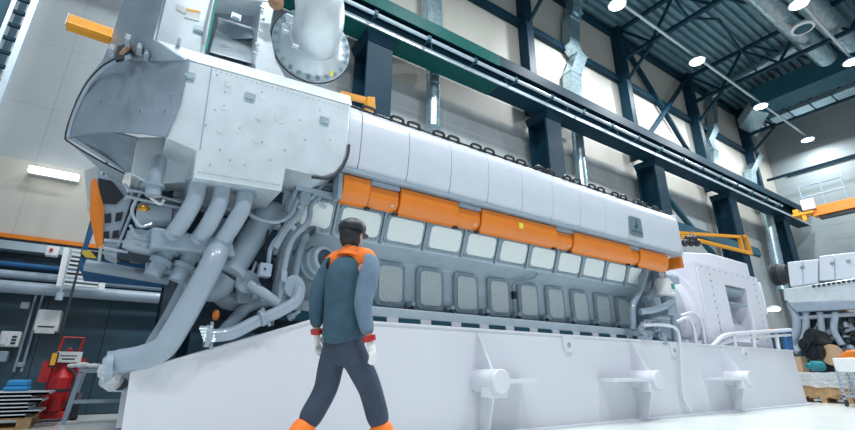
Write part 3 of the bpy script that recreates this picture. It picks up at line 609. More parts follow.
build(MB().ipoly([(115, 55), (118, 46), (133, 42), (137, 45), (135, 53), (125, 58), (116, 60)], 4.62, .05), 'hood_opening', 'black_plastic', eng)
build(MB().tube([P(130, 45, 4.60), P(124, 52, 4.62), P(118, 57, 4.66)], .025, 8), 'opening_pipe', 'rust_felt', eng)
tr = [P(131, 56, 4.6), P(120, 60, 4.7), P(104, 69, 5.0), P(90, 84, 5.2), P(80, 102, 5.3), P(72, 122, 5.4), P(68, 138, 5.42)]
build(MB().tube(tr, .022, 8), 'edge_trim', 'pipe_grey', eng)
build(MB().tube([p+V((-.022, -.01, .015)) for p in tr]+[P(69, 142, 5.4), P(95, 158, 5.4), P(125, 174, 5.4)], .009, 8), 'rubber_seal', 'rubber', eng)
build(MB().tube([P(73, 138, 5.38), P(125, 171, 5.38)], .02, 8), 'lower_trim', 'pipe_grey', eng)
rows = [[P(71, 138, 5.42), P(86, 133, 5.1), P(103, 131, 4.9), P(122, 133, 4.75), P(137, 137, 4.6)], [P(82, 145, 5.45), P(96, 148, 5.4), P(108, 150, 5.3), P(122, 152, 5.2), P(136, 152, 5.1)], [P(124, 171, 5.45), P(125, 171, 5.45), P(127, 172, 5.4), P(130, 172, 5.3), P(133, 172, 5.3)]]
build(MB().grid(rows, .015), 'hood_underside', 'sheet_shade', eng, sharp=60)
build(MB().prism([P(71, 143, 5.5), P(124, 175, 5.5), P(120, 188, 5.6), P(104, 172, 5.6)], (0, .03, 0)), 'side_plate', 'engine_grey', eng)
mb = MB()
for q in ((100, 100), (112, 105), (128, 96), (140, 110), (150, 95), (95, 120), (110, 124), (125, 126), (140, 128), (155, 126), (165, 110), (170, 95)):
    u = (180-q[0])/105; yy = 4.24 + (1.2)*u**2*.95; mb.lathe(P(q[0], q[1], yy), (-.5, -1, 0), [(0, .008), (.02, .008)], 8)
build(mb, 'rivets', 'galvanised', eng)
for q in ((150, 42), (128, 38), (112, 48), (179, 41), (147, 53), (140, 47), (154, 50)): p = P(q[0], q[1], 4.4); build(MB().box(p.x-.02, p.x+.02, p.y-.02, p.y+.1, p.z-.03, p.z+.03).lathe(p-V((0, .02, 0)), (0, -1, 0), [(0, .012), (.02, .012)], 8), 'toggle_clip', 'bright_steel', eng)
# end plate and stub
build(MB().ipoly([(137, 137), (165, 137), (196, 148), (193, 182), (150, 184), (131, 174)], 4.7, .6), 'end_plate', 'sheet_metal', eng, bevel=.01)
build(MB().itube([(160, 160, 4.6), (157, 172, 4.5), (154, 186, 4.5), (153, 196, 4.5)], 7, 18), 'stub_pipe', 'pipe_grey', eng)
build(MB().lathe(P(154, 184, 4.5), (0, 0, -1), [(0, .09), (.03, .09)], 18), 'pipe_collar', 'engine_grey', eng)
# exhaust elbow
c = P(312, 46, 4.75); nrm = V((-.12, -1, -.12)).normalized()
fx = build(MB().lathe(c, nrm, [(-.40, .42), (-.05, .44), (-.04, .50), (.0, .50), (.005, .495), (.03, .495), (.035, .43), (.08, .38), (.14, .335), (.20, .31)], 40), 'exhaust_flange', 'sheet_metal', eng, sharp=30)
u_, v_ = frame(nrm)
for k in range(24):
    a = 2*math.pi*k/24; p = c+nrm*.03+(u_*math.cos(a)+v_*math.sin(a))*.462; build(MB().lathe(p, nrm, [(0, .030), (.02, .030), (.02, .018), (.045, .018)], 6), 'bolt', 'galvanised', fx)
build(MB().lathe(c, nrm, [(-.018, .512), (-.002, .512)], 40), 'gasket', 'black_plastic', fx)
el = build(MB().tube([c+nrm*.12, c+nrm*.26+V((0, 0, .03)), c+nrm*.42+V((-.01, 0, .20)), c+nrm*.44+V((-.07, 0, .5)), c+nrm*.42+V((-.2, 0, .85)), c+nrm*.40+V((-.35, 0, 1.3))], .295, 32), 'exhaust_elbow', 'sheet_metal', eng, sharp=60)
p = P(328, 26, 4.25); build(MB().lathe(p+V((0, .1, 0)), (0, -1, 0), [(0, .04), (.12, .04), (.13, .028), (.16, .028)], 16), 'gas_probe', 'sheet_metal', el)
p = P(331, 74, 4.55); build(MB().box(p.x-.02, p.x+.02, p.y-.03, p.y, p.z-.03, p.z+.03), 'yellow_tag', 'yellow_tag', fx)
p = P(276, 2, 4.3); build(MB().ball(p, .09, (1, .8, 1.1)), 'lagging_patch', 'rust_felt', el)
for q in ((286, 30), (296, 45), (290, 15)): p = P(q[0], q[1], 4.35); build(MB().box(p.x-.035, p.x+.035, p.y, p.y+.05, p.z-.01, p.z+.01), 'weld_tab', 'sheet_metal', el)
# clips on the box beside the elbow
for q in ((262, 8), (262, 20), (261, 32), (257, 45), (255, 54)): p = P(q[0], q[1], 4.5); build(MB().box(p.x-.025, p.x+.025, p.y-.03, p.y, p.z-.012, p.z+.012), 'toggle_clip', 'bright_steel', eng)
# three charge air pipes to the manifold
for a, b, c3 in (((199, 179), (197, 197), (172, 236)), ((223, 184), (221, 203), (198, 240)), ((246, 190), (244, 207), (219, 244))):
    t = build(MB().itube([(a[0], a[1], 4.45), (b[0], b[1]-6, 4.42), (b[0]-4, b[1]+6, 4.42), ((b[0]+c3[0])/2-2, (b[1]+c3[1])/2+5, 4.48), (c3[0], c3[1], 4.6)], 8.2, 20), 'charge_air_pipe', 'pipe_grey', eng, sharp=60)
    build(MB().lathe(P(a[0], a[1]+1, 4.45), (0, 0, -1), [(0, .115), (.035, .115)], 20), 'pipe_flange', 'engine_grey', t)
    build(MB().lathe(P(c3[0], c3[1], 4.6), (.3, -.1, 1), [(-.03, .105), (.02, .095)], 20), 'pipe_flange', 'engine_grey', t)
build(MB().prism([P(166, 200, 5.0), P(235, 212, 5.0), P(262, 218, 5.0), P(262, 190, 5.0), P(175, 180, 5.0)], (0, .5, 0)), 'cooler_housing', 'block_grey', eng, bevel=.02)
for q in ((178, 196), (210, 206), (238, 205), (182, 190)): build(MB().lathe(P(q[0], q[1], 5.0), (0, -1, 0), [(0, .03), (.03, .03)], 6), 'housing_bolt', 'engine_grey', eng)
build(MB().ipoly([(152, 226), (232, 240), (236, 256), (150, 247)], 4.55, .35), 'manifold_block', 'engine_grey', eng, bevel=.02)
for a, b in (((172, 245), (152, 276)), ((194, 250), (176, 281))):
    t = build(MB().itube([(a[0], a[1], 4.75), (b[0], b[1], 4.75)], 8, 18), 'water_pipe', 'engine_grey', eng)
    for u in (.25, .6): build(MB().lathe(P(a[0]+(b[0]-a[0])*u, a[1]+(b[1]-a[1])*u, 4.75), P(*a, 4.75)-P(*b, 4.75), [(0, .1), (.04, .1)], 18), 'pipe_clamp', 'pipe_grey', t)
build(MB().ipoly([(146, 262), (205, 270), (200, 290), (185, 288), (182, 272), (146, 270)], 4.85, .2), 'pipe_support', 'engine_grey', eng, bevel=.01)
# big return pipe
build(MB().itube([(228, 226, 4.75), (219, 246, 4.6), (212, 264, 4.5), (193, 300, 4.5), (172, 336, 4.55), (160, 350, 4.6), (140, 358, 4.7), (118, 362, 4.8)], 12, 22), 'return_pipe', 'pipe_grey', eng, sharp=60)
build(MB().itube([(190, 272, 5.0), (170, 312, 5.0), (150, 345, 5.05)], 5, 14), 'return_pipe', 'pipe_grey', eng)
# large elbow
t = build(MB().itube([(290, 222, 5.35), (272, 213, 5.0), (258, 229, 4.9), (244, 250, 4.85), (231, 270, 4.8)], 12.5, 22), 'air_elbow', 'pipe_grey', eng, sharp=60)
build(MB().lathe(P(230, 272, 4.8), P(244, 250, 4.85)-P(231, 270, 4.8), [(-.03, .17), (.03, .17), (.04, .13)], 24), 'pipe_flange', 'pipe_grey', t)
build(MB().itube([(228, 276, 4.85), (215, 290, 4.9), (200, 280, 5.0), (195, 262, 5.1)], 12, 20), 'air_elbow', 'engine_grey', eng)
build(MB().itube([(215, 285, 5.1), (232, 300, 5.1), (262, 292, 5.2), (288, 282, 5.3)], 10, 18), 'air_elbow', 'engine_grey', eng)
# lower pipes over the frame
t = build(MB().itube([(300, 288, 4.65), (296, 301, 4.62), (278, 312, 4.62), (255, 322, 4.62), (232, 333, 4.62), (210, 336, 4.62)], 6.2, 16), 'oil_pipe', 'pipe_grey', eng)
build(MB().lathe(P(294, 287, 4.68), (.3, -1, .1), [(-.03, .125), (.02, .125)], 22), 'pipe_flange', 'pipe_grey', t)
build(MB().lathe(P(210, 336, 4.62), (1, 0, 0), [(-.04, .10), (.0, .10)], 20), 'pipe_flange', 'pipe_grey', t)
build(MB().lathe(P(262, 318, 4.60), (1, 0, .4), [(-.02, .08), (.02, .08)], 16).itube([(262, 308, 4.58), (270, 326, 4.58)], 1.5, 8), 'pipe_clamp', 'engine_grey', t)
t = build(MB().itube([(249, 284, 4.75), (262, 292, 4.7), (278, 304, 4.68)], 5.2, 14), 'oil_pipe', 'pipe_grey', eng)
build(MB().lathe(P(247, 282, 4.78), (.2, -1, .1), [(-.03, .12), (.02, .12)], 20), 'pipe_flange', 'pipe_grey', t)
build(MB().itube([(275, 300, 4.95), (250, 306, 4.95), (232, 322, 4.95), (222, 334, 4.95)], 6, 14), 'oil_pipe', 'engine_grey', eng)
build(MB().ipoly([(237, 284), (262, 288), (262, 306), (238, 303)], 4.9, .2), 'pump_block', 'engine_grey', eng, bevel=.02)
# slender pipes on the engine end
for pts, r, m in (([(340, 185, 4.75), (318, 184, 4.7), (299, 187, 4.7), (292, 205, 4.7), (288, 225, 4.7), (272, 245, 4.7), (268, 265, 4.75)], 2.2, 'pipe_grey'),
                 ([(338, 190, 4.8), (316, 188, 4.75), (303, 192, 4.72), (300, 212, 4.7), (286, 228, 4.7), (274, 248, 4.7)], 4, 'pipe_grey'),
                 ([(320, 196, 4.8), (311, 205, 4.78), (308, 222, 4.75), (292, 240, 4.72), (284, 268, 4.7), (280, 300, 4.7)], 3, 'pipe_grey'),
                 ([(305, 235, 4.85), (297, 262, 4.85), (292, 290, 4.85)], 4.2, 'engine_grey'), ([(290, 232, 4.9), (282, 255, 4.9), (276, 300, 4.9)], 5, 'engine_grey'),
                 ([(246, 205, 4.65), (252, 216, 4.62), (275, 222, 4.6), (290, 215, 4.62), (298, 200, 4.65)], 2, 'pipe_grey'),
                 ([(268, 230, 4.8), (266, 250, 4.75), (275, 262, 4.75), (273, 280, 4.75)], 1.3, 'rubber'), ([(256, 262, 4.8), (252, 275, 4.8), (258, 284, 4.8)], 1.5, 'pipe_grey'),
                 ([(310, 200, 4.68), (330, 178, 4.68), (340, 176, 4.66)], 1.8, 'pipe_grey'), ([(286, 180, 4.8), (300, 176, 4.8), (338, 182, 4.8)], 2.6, 'engine_grey')):
    build(MB().itube(pts, r, 10), 'service_pipe', m, eng)
build(MB().ipoly([(302, 186), (312, 188), (310, 204), (300, 202)], 4.66, .12), 'valve_block', 'engine_grey', eng, bevel=.01)
for q in ((300, 207), (297, 218), (292, 226)): build(MB().lathe(P(q[0], q[1], 4.71), (-.3, 0, -1), [(0, .055), (.05, .055)], 14), 'union_nut', 'bright_steel', eng)
build(MB().ipoly([(261, 262), (273, 264), (271, 277), (259, 275)], 4.6, .12), 'terminal_box', 'pipe_grey', eng, bevel=.01)
build(MB().lathe(P(265, 269, 4.6), (0, -1, 0), [(0, .012), (.01, .012)], 10), 'box_screw', 'dark_machinery', eng)
build(MB().ipoly([(282, 270), (288, 271), (287, 282), (281, 281)], 4.6, .08), 'clamp_block', 'pipe_grey', eng, bevel=.01)
# pump with brass nozzle beside the person
c = P(308, 266, 5.0); d = V((.35, -1, .12)).normalized()
t = build(MB().lathe(c, d, [(0, .16), (.02, .19), (.10, .19), (.12, .175), (.2, .175), (.22, .16), (.3, .155), (.31, .125)], 28), 'end_pump', 'engine_grey', eng, sharp=30)
build(MB().lathe(c+d*.31, d, [(0, .115), (.008, .115)], 24), 'pump_face', 'dark_machinery', t); build(MB().lathe(c+d*.318, d, [(0, .04), (.03, .04), (.03, .02), (.07, .02)], 12), 'brass_nozzle', 'brass', t)
build(MB().box(1.0, 1.3, 4.95, 7.2, 1.3, 2.9), 'end_wall', 'dark_machinery', eng, bevel=.02)  # near-black colour stands in for the shade between the pipes
build(MB().box(.35, 1.05, 5.2, 7.0, 1.25, 3.2), 'gear_case_shade_block', 'dark_machinery', eng, bevel=.02)
build(MB().box(-.25, .5, 5.7, 6.9, 2.4, 3.0), 'gear_case_shade_block', 'dark_machinery', eng, bevel=.02)
build(MB().ipoly([(122, 192), (190, 203), (262, 214), (262, 262), (200, 266), (119, 248)], 5.45, .6), 'gear_case_shade_block', 'dark_machinery', eng, bevel=.02)  # dark block added to fill the gap behind cabinet and pipes with shade
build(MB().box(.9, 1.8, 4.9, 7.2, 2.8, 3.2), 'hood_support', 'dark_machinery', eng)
random.seed(11)
for k in range(46):                                  # small fittings between the pipes
    px, py = random.choice([(random.uniform(245, 325), random.uniform(205, 320)), (random.uniform(125, 185), random.uniform(185, 240))])
    p = P(px, py, random.uniform(4.85, 5.0) if px > 240 else 4.95); r = random.uniform(.02, .05); kind = random.random()
    if kind < .5: mb = MB().lathe(p, (random.uniform(-1, 1), -.6, random.uniform(-1, 1)), [(0, r), (.06, r), (.07, r*.6), (.14, r*.6)], 10)
    else: mb = MB().box(p.x-r, p.x+r, p.y, p.y+.2, p.z-r*1.3, p.z+r*1.3)
    build(mb, 'fitting', random.choice(['engine_grey', 'pipe_grey', 'block_grey', 'dark_machinery']), eng)
# control cabinet, motor drum, harness on the far left end
cab = build(MB().ipoly([(96, 172), (122, 182), (132, 200), (120, 235), (117, 258), (104, 252), (103, 240)], 4.95, .35), 'control_cabinet', 'pipe_grey', eng, bevel=.01)
build(MB().ipoly([(98, 178), (112, 181), (124, 196), (116, 204), (103, 203), (99, 192)], 4.93, .02), 'screen', 'black_plastic', cab)
for pts in ([(105, 214), (111, 213), (111, 222), (105, 223)], [(116, 213), (123, 212), (121, 220), (115, 221)], [(104, 232), (109, 231), (109, 239), (104, 240)], [(113, 231), (119, 230), (118, 237), (112, 238)]): build(MB().ipoly(pts, 4.93, .02), 'cabinet_slot', 'black_plastic', cab)
build(MB().prism([P(93, 182, 5.0), P(96, 178, 4.92), P(104, 208, 4.92), P(103, 244, 4.92), P(99, 248, 5.0), P(92, 215, 5.05)], (-.02, .03, 0)), 'side_door', 'orange_paint', cab)
build(MB().ipoly([(84, 170), (100, 166), (98, 205), (86, 204)], 5.6, .3), 'white_box', 'white_plastic', eng, bevel=.01)
build(MB().itube([(101, 248), (101, 262)] and [(101, 247, 4.9), (99, 262, 4.9)], 1.5, 8).itube([(104, 240, 4.9), (140, 243, 4.9)], 1.5, 8).itube([(104, 248, 4.9), (128, 252, 4.9)], 1.5, 8).itube([(118, 246, 4.9), (135, 205, 4.9), (142, 190, 4.9)], 1.5, 8), 'cabinet_bracket', 'pipe_grey', eng)
c = P(140, 253, 4.85)
build(MB().lathe(c, (.1, -.1, 1), [(0, .10), (.02, .155), (.05, .155), (.06, .15), (.09, .155), (.10, .15), (.13, .155), (.14, .15), (.17, .155), (.2, .13)], 26), 'motor_drum', 'pipe_grey', eng, sharp=25)
c = P(158, 219, 4.8); build(MB().lathe(c+V((-.18, 0, 0)), (1, 0, .1), [(0, .10), (.03, .13), (.28, .13), (.3, .09), (.36, .09)], 22), 'pump_body', 'pipe_grey', eng)
build(MB().ball(P(144, 209, 4.7), .045, (1.3, 1, 1)), 'brass_fitting', 'brass', eng)
for pts in ([(126, 196, 4.7), (150, 202, 4.7), (190, 210, 4.7)], [(128, 190, 4.72), (150, 194, 4.72), (180, 202, 4.72)], [(136, 200, 4.6), (132, 212, 4.6), (140, 226, 4.6), (152, 224, 4.6)], [(150, 197, 4.6), (160, 204, 4.6), (164, 200, 4.6)], [(135, 188, 4.75), (142, 176, 4.75), (140, 160, 4.72)], [(124, 184, 4.75), (132, 194, 4.75), (124, 200, 4.75)], [(130, 225, 4.65), (138, 236, 4.65), (152, 230, 4.65)]):
    build(MB().itube(pts, 1.6, 8), 'harness_hose', random.choice(['pipe_grey', 'white_plastic', 'pipe_grey']), eng)
# sludge valves wrapped in film at frame ends
def wrapped(lab, pts, Y, n):
    w = [P(x, y, Y) for x, y in pts]; c = sum(w, V())/len(w)
    mb = MB(); o = thing('wrapped_flange', lab, 'flange', c)
    build(MB().lathe(P(pts[0][0], pts[0][1], Y)*.5+c*.5, (1, 0, .1), [(-.05, .13), (.0, .13), (.0, .08), (.08, .08)], 18), 'flange', 'pipe_grey', o)
    for p in w:
        bm = MB(); bmesh.ops.create_icosphere(bm.bm, subdivisions=3, radius=n)
        for v in bm.bm.verts: v.co = v.co*(1+random.uniform(-.09, .12))+p
        build(bm, 'plastic_film', 'wrap_film', o, sharp=10)
wrapped('pipe end flange wrapped in clear film beside the base frame tip', [(114, 362), (110, 371), (112, 380)], 4.8, .085)
for k in range(5): 
    p = P(207+k, 328+k*3, 4.58); build(MB().lathe(p, (1, -.3, 0), [(-.06, .02), (.04, .02)], 6), 'flange_bolt', 'bright_steel', eng)
build(MB().itube([(212, 322, 4.6), (211, 350, 4.6)], 1.8, 8), 'drain_stub', 'pipe_grey', eng)
build(MB().ball(P(216, 315, 4.9), .035, (1, 1, 1.6)), 'orange_cap', 'orange_paint', eng)
# ================================================================ GENERATOR
gen = thing('generator', 'large white generator with louvred air box behind the engine', 'generator', (11.8, 6.1, ZP))
GY = 5.0
g0, g1 = P(706, 345, GY).x, 14.2
xa = 10.72
build(MB().box(xa, 12.05, GY, GY+.5, ZP, 3.16).box(13.2, 14.0, GY, GY+.5, ZP, 3.16).box(12.05, 13.2, GY, GY+.5, 2.78, 3.16).box(12.05, 13.2, GY, GY+.5, ZP, 1.42).box(xa, 14.0, GY+.5, 7.3, ZP, 3.16), 'housing', 'gen_white', gen)
build(MB().box(14.0, 14.12, 5.1, 7.2, ZP, 3.0), 'end_cover', 'gen_white', gen, bevel=.03)
build(MB().prism([V((10.9, 5.6, 3.14)), V((11.9, 5.1, 3.14)), V((13.9, 5.1, 3.14)), V((13.9, 7.2, 3.14)), V((10.9, 7.2, 3.14))], (0, 0, .42)), 'air_box', 'gen_white', gen, bevel=.03)
# recessed louvre opening on the front
build(MB().prism([V((12.1, GY+.48, 2.74)), V((12.1, GY+.05, 2.74)), V((12.1, GY+.02, 2.62)), V((12.1, GY+.48, 2.42))], (.95, 0, 0)), 'louvre_hood', 'engine_grey', gen)
build(MB().prism([V((12.1, GY+.0, 2.36)), V((12.1, GY+.0, 2.33)), V((12.1, GY+.48, 2.25)), V((12.1, GY+.48, 2.28))], (.95, 0, 0)), 'louvre_hood', 'engine_grey', gen)
build(MB().prism([V((12.06, GY+.05, 1.43)), V((12.06, GY+.48, 2.2)), V((12.06, GY+.48, 1.43))], (1.13, 0, 0)), 'recess_slope', 'gen_white', gen)
build(MB().box(10.78, 11.3, GY-.02, GY, 1.3, 3.05).box(11.36, 11.98, GY-.02, GY, 1.3, 2.0), 'access_panel', 'gen_white', gen, bevel=.008)
mb = MB()
for k in range(10): mb.lathe((11.33, GY-.01, 1.5+k*.16), (0, -1, 0), [(0, .018), (.02, .018)], 6); mb.lathe((11.0+k*.3, GY-.01, 3.08), (0, -1, 0), [(0, .015), (.02, .015)], 6); mb.lathe((13.7, GY-.01, 1.5+k*.16), (0, -1, 0), [(0, .018), (.02, .018)], 6)
build(mb, 'bolts', 'engine_grey', gen)
# round coupling shield facing the engine
build(MB().lathe((xa, 6.1, 2.05), (-1, 0, 0), [(0, 1.08), (.12, 1.08), (.14, 1.02), (.5, .98), (.52, .7), (.9, .65)], 48), 'coupling_shield', 'gen_white', gen, sharp=30)
build(MB().lathe((xa-.14, 6.1, 2.05), (-1, 0, 0), [(0, 1.14), (.05, 1.14)], 48), 'shield_rim', 'gen_white', gen)
build(MB().box(9.0, xa, 5.3, 6.9, ZP, 2.9), 'flywheel_housing', 'engine_grey', gen, bevel=.1, seg=3)
build(MB().box(14.12, 14.22, 5.0, 5.9, 2.2, 3.05), 'terminal_cover', 'gen_white', gen, bevel=.02)
p = P(757, 338, 4.9); build(MB().ball(p, .05), 'brass_valve', 'brass', gen)
build(MB().itube([(787, 332, 4.95), (789, 351, 4.95)], 4, 10), 'blue_hose', 'blue_paint', gen)
# ================================================================ orange frames
Y = 7.4
o = thing('orange_hoist_frame', 'orange steel frame sticking out above the generator', 'frame', P(745, 254, Y))
A, B, D, E_ = P(678, 233, Y), P(745, 236, Y), P(751, 255, Y), P(740, 236, Y)
for a, b in ((A, P(742, 237, Y)), (P(680, 236, Y), P(750, 253, Y)), (B, D), (P(739, 237, Y), P(743, 252, Y)), (B, P(739, 237, Y))): build(MB().bar(a, b, .13, .1), 'bar', 'yellow_orange', o)
mb = MB()
for k in range(5): mb.ball(P(685+k*3, 243-(k % 2)*4, 6.6), .10, (1, 1, 1.2))
mb.tube([P(690, 240, 6.6), P(692, 232, 7.3)], .03, 8); tag(build(mb, 'black_hoist', 'black_plastic'), 'small black hoist motor under the orange frame', 'hoist')
a = P(112, 37, 5.9); b = P(68, 22, 5.9)
o = thing('orange_beam', 'short orange steel beam poking out left of the turbo hood', 'beam', b)
build(MB().bar(b, a, .13, .16).bar(b-V((0, 0, .05)), a+(a-b)*.1-V((0, 0, .05)), .16, .03), 'beam', 'yellow_orange', o, bevel=.01); build(MB().bar(b-(a-b)*.02, b, .14, .17), 'end_cap', 'white_plastic', o)
o = thing('orange_bracket', 'small orange bracket on top of the white hood beside the exhaust flange', 'bracket', P(368, 108, 4.6))
build(MB().bar(P(340, 94, 4.75), P(372, 102, 4.75), .06, .07), 'arm', 'yellow_orange', o); build(MB().ipoly([(368, 96), (375, 97), (376, 110), (367, 107)], 4.6, .1), 'post', 'yellow_orange', o, bevel=.01)
# ladder tray behind the hood, right
a, b = P(672, 222, 9.0), P(742, 240, 9.0)
tag(build(MB().box(a.x, a.x+8, 8.95, 9.0, 6.2, 6.3).box(a.x, a.x+8, 8.95, 9.0, 6.6, 6.7).box(a.x, a.x+8, 8.9, 8.95, 6.28, 6.62), 'cable_tray', 'steel_teal_light'), 'dark blue cable tray between columns behind the orange frame', 'cable tray')
# ================================================================ BACKGROUND ENGINE AT RIGHT
XR = 18.
def RP(pts, X): return [PX(x, y, X) for x, y in pts]
e2 = thing('second_engine', 'white second engine standing beyond the generator at right edge', 'engine', (19, 3.5, 0))
def rpart(name, pts, X, d, m, par=e2, bevel=.03): return build(MB().prism(RP(pts, X), (d, 0, 0)), name, m, par, bevel=bevel)
rpart('upper_hood', [(787, 262), (818, 259), (818, 283), (790, 287)], 18, 2, 'hood_white')
rpart('upper_hood', [(819, 256), (880, 249), (880, 277), (819, 281)], 18, 2, 'hood_white')
rpart('middle_hood', [(783, 289), (855, 278), (880, 275), (880, 300), (835, 303), (796, 306), (784, 300)], 17.7, 2.2, 'sheet_metal')
for q in ((800, 262), (830, 258), (846, 256)): rpart('hood_latch', [(q[0], q[1]+4), (q[0]+4, q[1]+3.6), (q[0]+4, q[1]+5.6), (q[0], q[1]+6)], 17.95, .1, 'galvanised', bevel=0)
for q in (802, 834): rpart('panel_seam', [(q, 262 if q < 820 else 258), (q+.6, 262 if q < 820 else 258), (q+1.2, 284 if q < 820 else 279), (q+.6, 284 if q < 820 else 279)], 17.98, .05, 'engine_grey', bevel=0)
for k in range(9): rpart('hood_clip', [(812+k*5, 285.5-k*.75), (814.5+k*5, 285-k*.75), (814.5+k*5, 287-k*.75), (812+k*5, 287.5-k*.75)], 17.62, .1, 'black_plastic', bevel=0)
rpart('middle_lip', [(786, 302), (840, 299), (880, 300), (880, 308), (796, 312)], 17.7, 2, 'engine_grey')
rpart('orange_label', [(846, 307), (880, 304), (880, 314), (846, 316)], 17.9, .1, 'orange_paint')
rpart('label_screen', [(848.5, 309), (880, 306), (880, 311), (848.5, 314)], 17.88, .03, 'white_plastic')
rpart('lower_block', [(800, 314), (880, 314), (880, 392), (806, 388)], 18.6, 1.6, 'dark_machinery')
rpart('crank_plate', [(826, 318), (846, 318), (846, 334), (826, 334)], 18.3, .4, 'engine_grey')
c = PX(788, 274, 18.6); build(MB().lathe(c, (0, 1, .08), [(0, .3), (.15, .36), (.2, .38), (.24, .34), (.28, .38), (.32, .34), (.36, .38), (.42, .38)], 24), 'air_filter', 'rubber', e2)
for pts, r in (([(790, 303), (796, 316), (797, 330), (792, 345), (800, 352)], .12), ([(806, 312), (806, 330), (802, 342), (796, 352)], .10), ([(820, 312), (822, 335), (818, 350)], .09), ([(836, 312), (834, 330), (842, 345)], .09), ([(800, 318), (855, 314)], .07)):
    build(MB().tube(RP(pts, 17.9), r, 14), 'exhaust_pipe', 'pipe_grey', e2)
for q, r, m in (((815, 338), .28, 'black_plastic'), ((817, 352), .28, 'black_plastic'), ((808, 345), .2, 'black_plastic')):
    c = PX(*q, 17.6); build(MB().lathe(c, (-1, .6, .2), [(-.3, r*.8), (0, r), (.12, r), (.14, r*.7), (.2, r*.7)], 20), 'pump', m, e2)
random.seed(5)
for k in range(70):
    p = PX(random.uniform(798, 855), random.uniform(318, 372), 18.3); r = random.uniform(.05, .13)
    build(MB().lathe(p, (-1, random.uniform(-.7, .7), random.uniform(-.6, .6)), [(0, r), (.12, r), (.14, r*.6), (.3, r*.6)], 10), 'fitting', random.choice(['engine_grey', 'dark_machinery', 'pipe_grey', 'dark_machinery', 'black_plastic']), e2)
rpart('engine_stand', [(812, 376), (880, 378), (880, 398), (812, 394)], 18.6, 1.2, 'steel_teal')
# goods in front of it
c = PX(821, 364, 16.8); tag(build(MB().lathe(V((c.x, c.y-.05, .92)), (-1, 1, 0), [(0, .11), (.04, .14), (.3, .14), (.34, .08), (.42, .08)], 20), 'electric_motor', 'teal_motor'), 'teal electric motor on the wrapped goods beside second engine', 'motor')
c = PX(833, 355, 17.5); tag(build(MB().lathe(c, (-1, .3, .1), [(0, .30), (.05, .30), (.06, .2)], 28), 'round_cover', 'cardboard'), 'pale round cover leaning against the second engine', 'cover')
mb = MB(); mb.prism(RP([(838, 356), (846, 350), (860, 349), (875, 352), (875, 362), (838, 362)], 16.6), (.5, 0, 0)); tag(build(mb, 'orange_cover', 'orange_paint', bevel=.06), 'orange rounded cover behind the white parts cart', 'cover')
px0, px1, py0, py1 = 15.6, 16.4, 4.15, 5.3
pallet('wooden pallet carrying wrapped goods beyond the base frame', px0, px1, py0, py1)
gd = thing('wrapped_crate', 'wooden crate under clear film on the pallet at right', 'crate', (16, 4.7, .141))
build(MB().box(px0+.02, px1-.02, py0+.05, py1-.1, .141, .42), 'crate', 'wood', gd)
mb = MB(); bmesh.ops.create_cube(mb.bm, size=1); bmesh.ops.subdivide_edges(mb.bm, edges=mb.bm.edges[:], cuts=7, use_grid_fill=True)
for v in mb.bm.verts: v.co = V((16+v.co.x*.86+random.uniform(-.02, .02), 4.7+v.co.y*1.12+random.uniform(-.02, .02), .56+v.co.z*.34+random.uniform(-.03, .03)))
build(mb, 'film_wrap', 'wrap_film', gd, sharp=10)
tag(build(MB().box(17.3, 17.8, 5.55, 6.0, 0, 1.2), 'cardboard_box', 'cardboard', bevel=.01), 'tall brown cardboard box just behind the end of base frame', 'box')
ct = thing('parts_cart', 'white topped steel parts cart at the right edge', 'cart', (14.9, 3.3, 0))
cx0, cx1, cy0, cy1 = 14.4, 15.2, 2.9, 4.0
build(MB().box(cx0, cx1, cy0, cy1, .75, 1.08), 'top_box', 'white_plastic', ct, bevel=.03)
build(MB().box(cx0, cx1, cy0, cy1, .2, .24), 'lower_shelf', 'engine_grey', ct)
build(MB().box(cx0-.01, cx0, cy0+.35, cy1-.45, .45, .68), 'sign_plate', 'white_plastic', ct)
for xx in (cx0, cx1-.05):
    for yy in (cy0, cy1-.05): build(MB().box(xx, xx+.05, yy, yy+.05, .14, .8), 'post', 'engine_grey', ct); build(MB().lathe((xx+.02, yy-.01, .07), (0, 1, 0), [(0, .07), (.05, .07)], 16), 'caster', 'rubber', ct)
mb = MB()
for k in range(12): mb.box(cx0, cx0+.01, cy0+.05+k*.09, cy0+.06+k*.09, .24, .75)
for k in range(5): mb.box(cx0, cx0+.01, cy0, cy1, .3+k*.09, .31+k*.09)
build(mb, 'wire_side', 'bright_steel', ct)
tag(build(MB().box(14.6, 15.0, 3.2, 3.6, .24, .5), 'yellow_crate', 'yellow_orange', bevel=.01), 'yellow box on the lower shelf of the parts cart', 'box')
tag(build(MB().box(17.9, 17.95, 5.9, 5.94, 0, 1.5).box(17.9, 18.4, 5.9, 5.94, 1.45, 1.5), 'rack_frame', 'bright_steel'), 'thin bright steel rack frame beside the cardboard box', 'rack')
# wall lamp behind generator
c = P(775, 300, 9.5); o = thing('wall_lamp', 'glowing white wall lamp just behind the generator', 'lamp', c)
build(MB().lathe(P(774, 309, 9.4), (0, 0, 1), [(0, .3), (.06, .3), (.15, .15)], 20), 'shade', 'white_plastic', o); build(MB().lathe(P(774, 310, 9.4), (0, 0, 1), [(-.03, .26), (0, .26)], 20), 'bulb', 'lamp_glow', o)
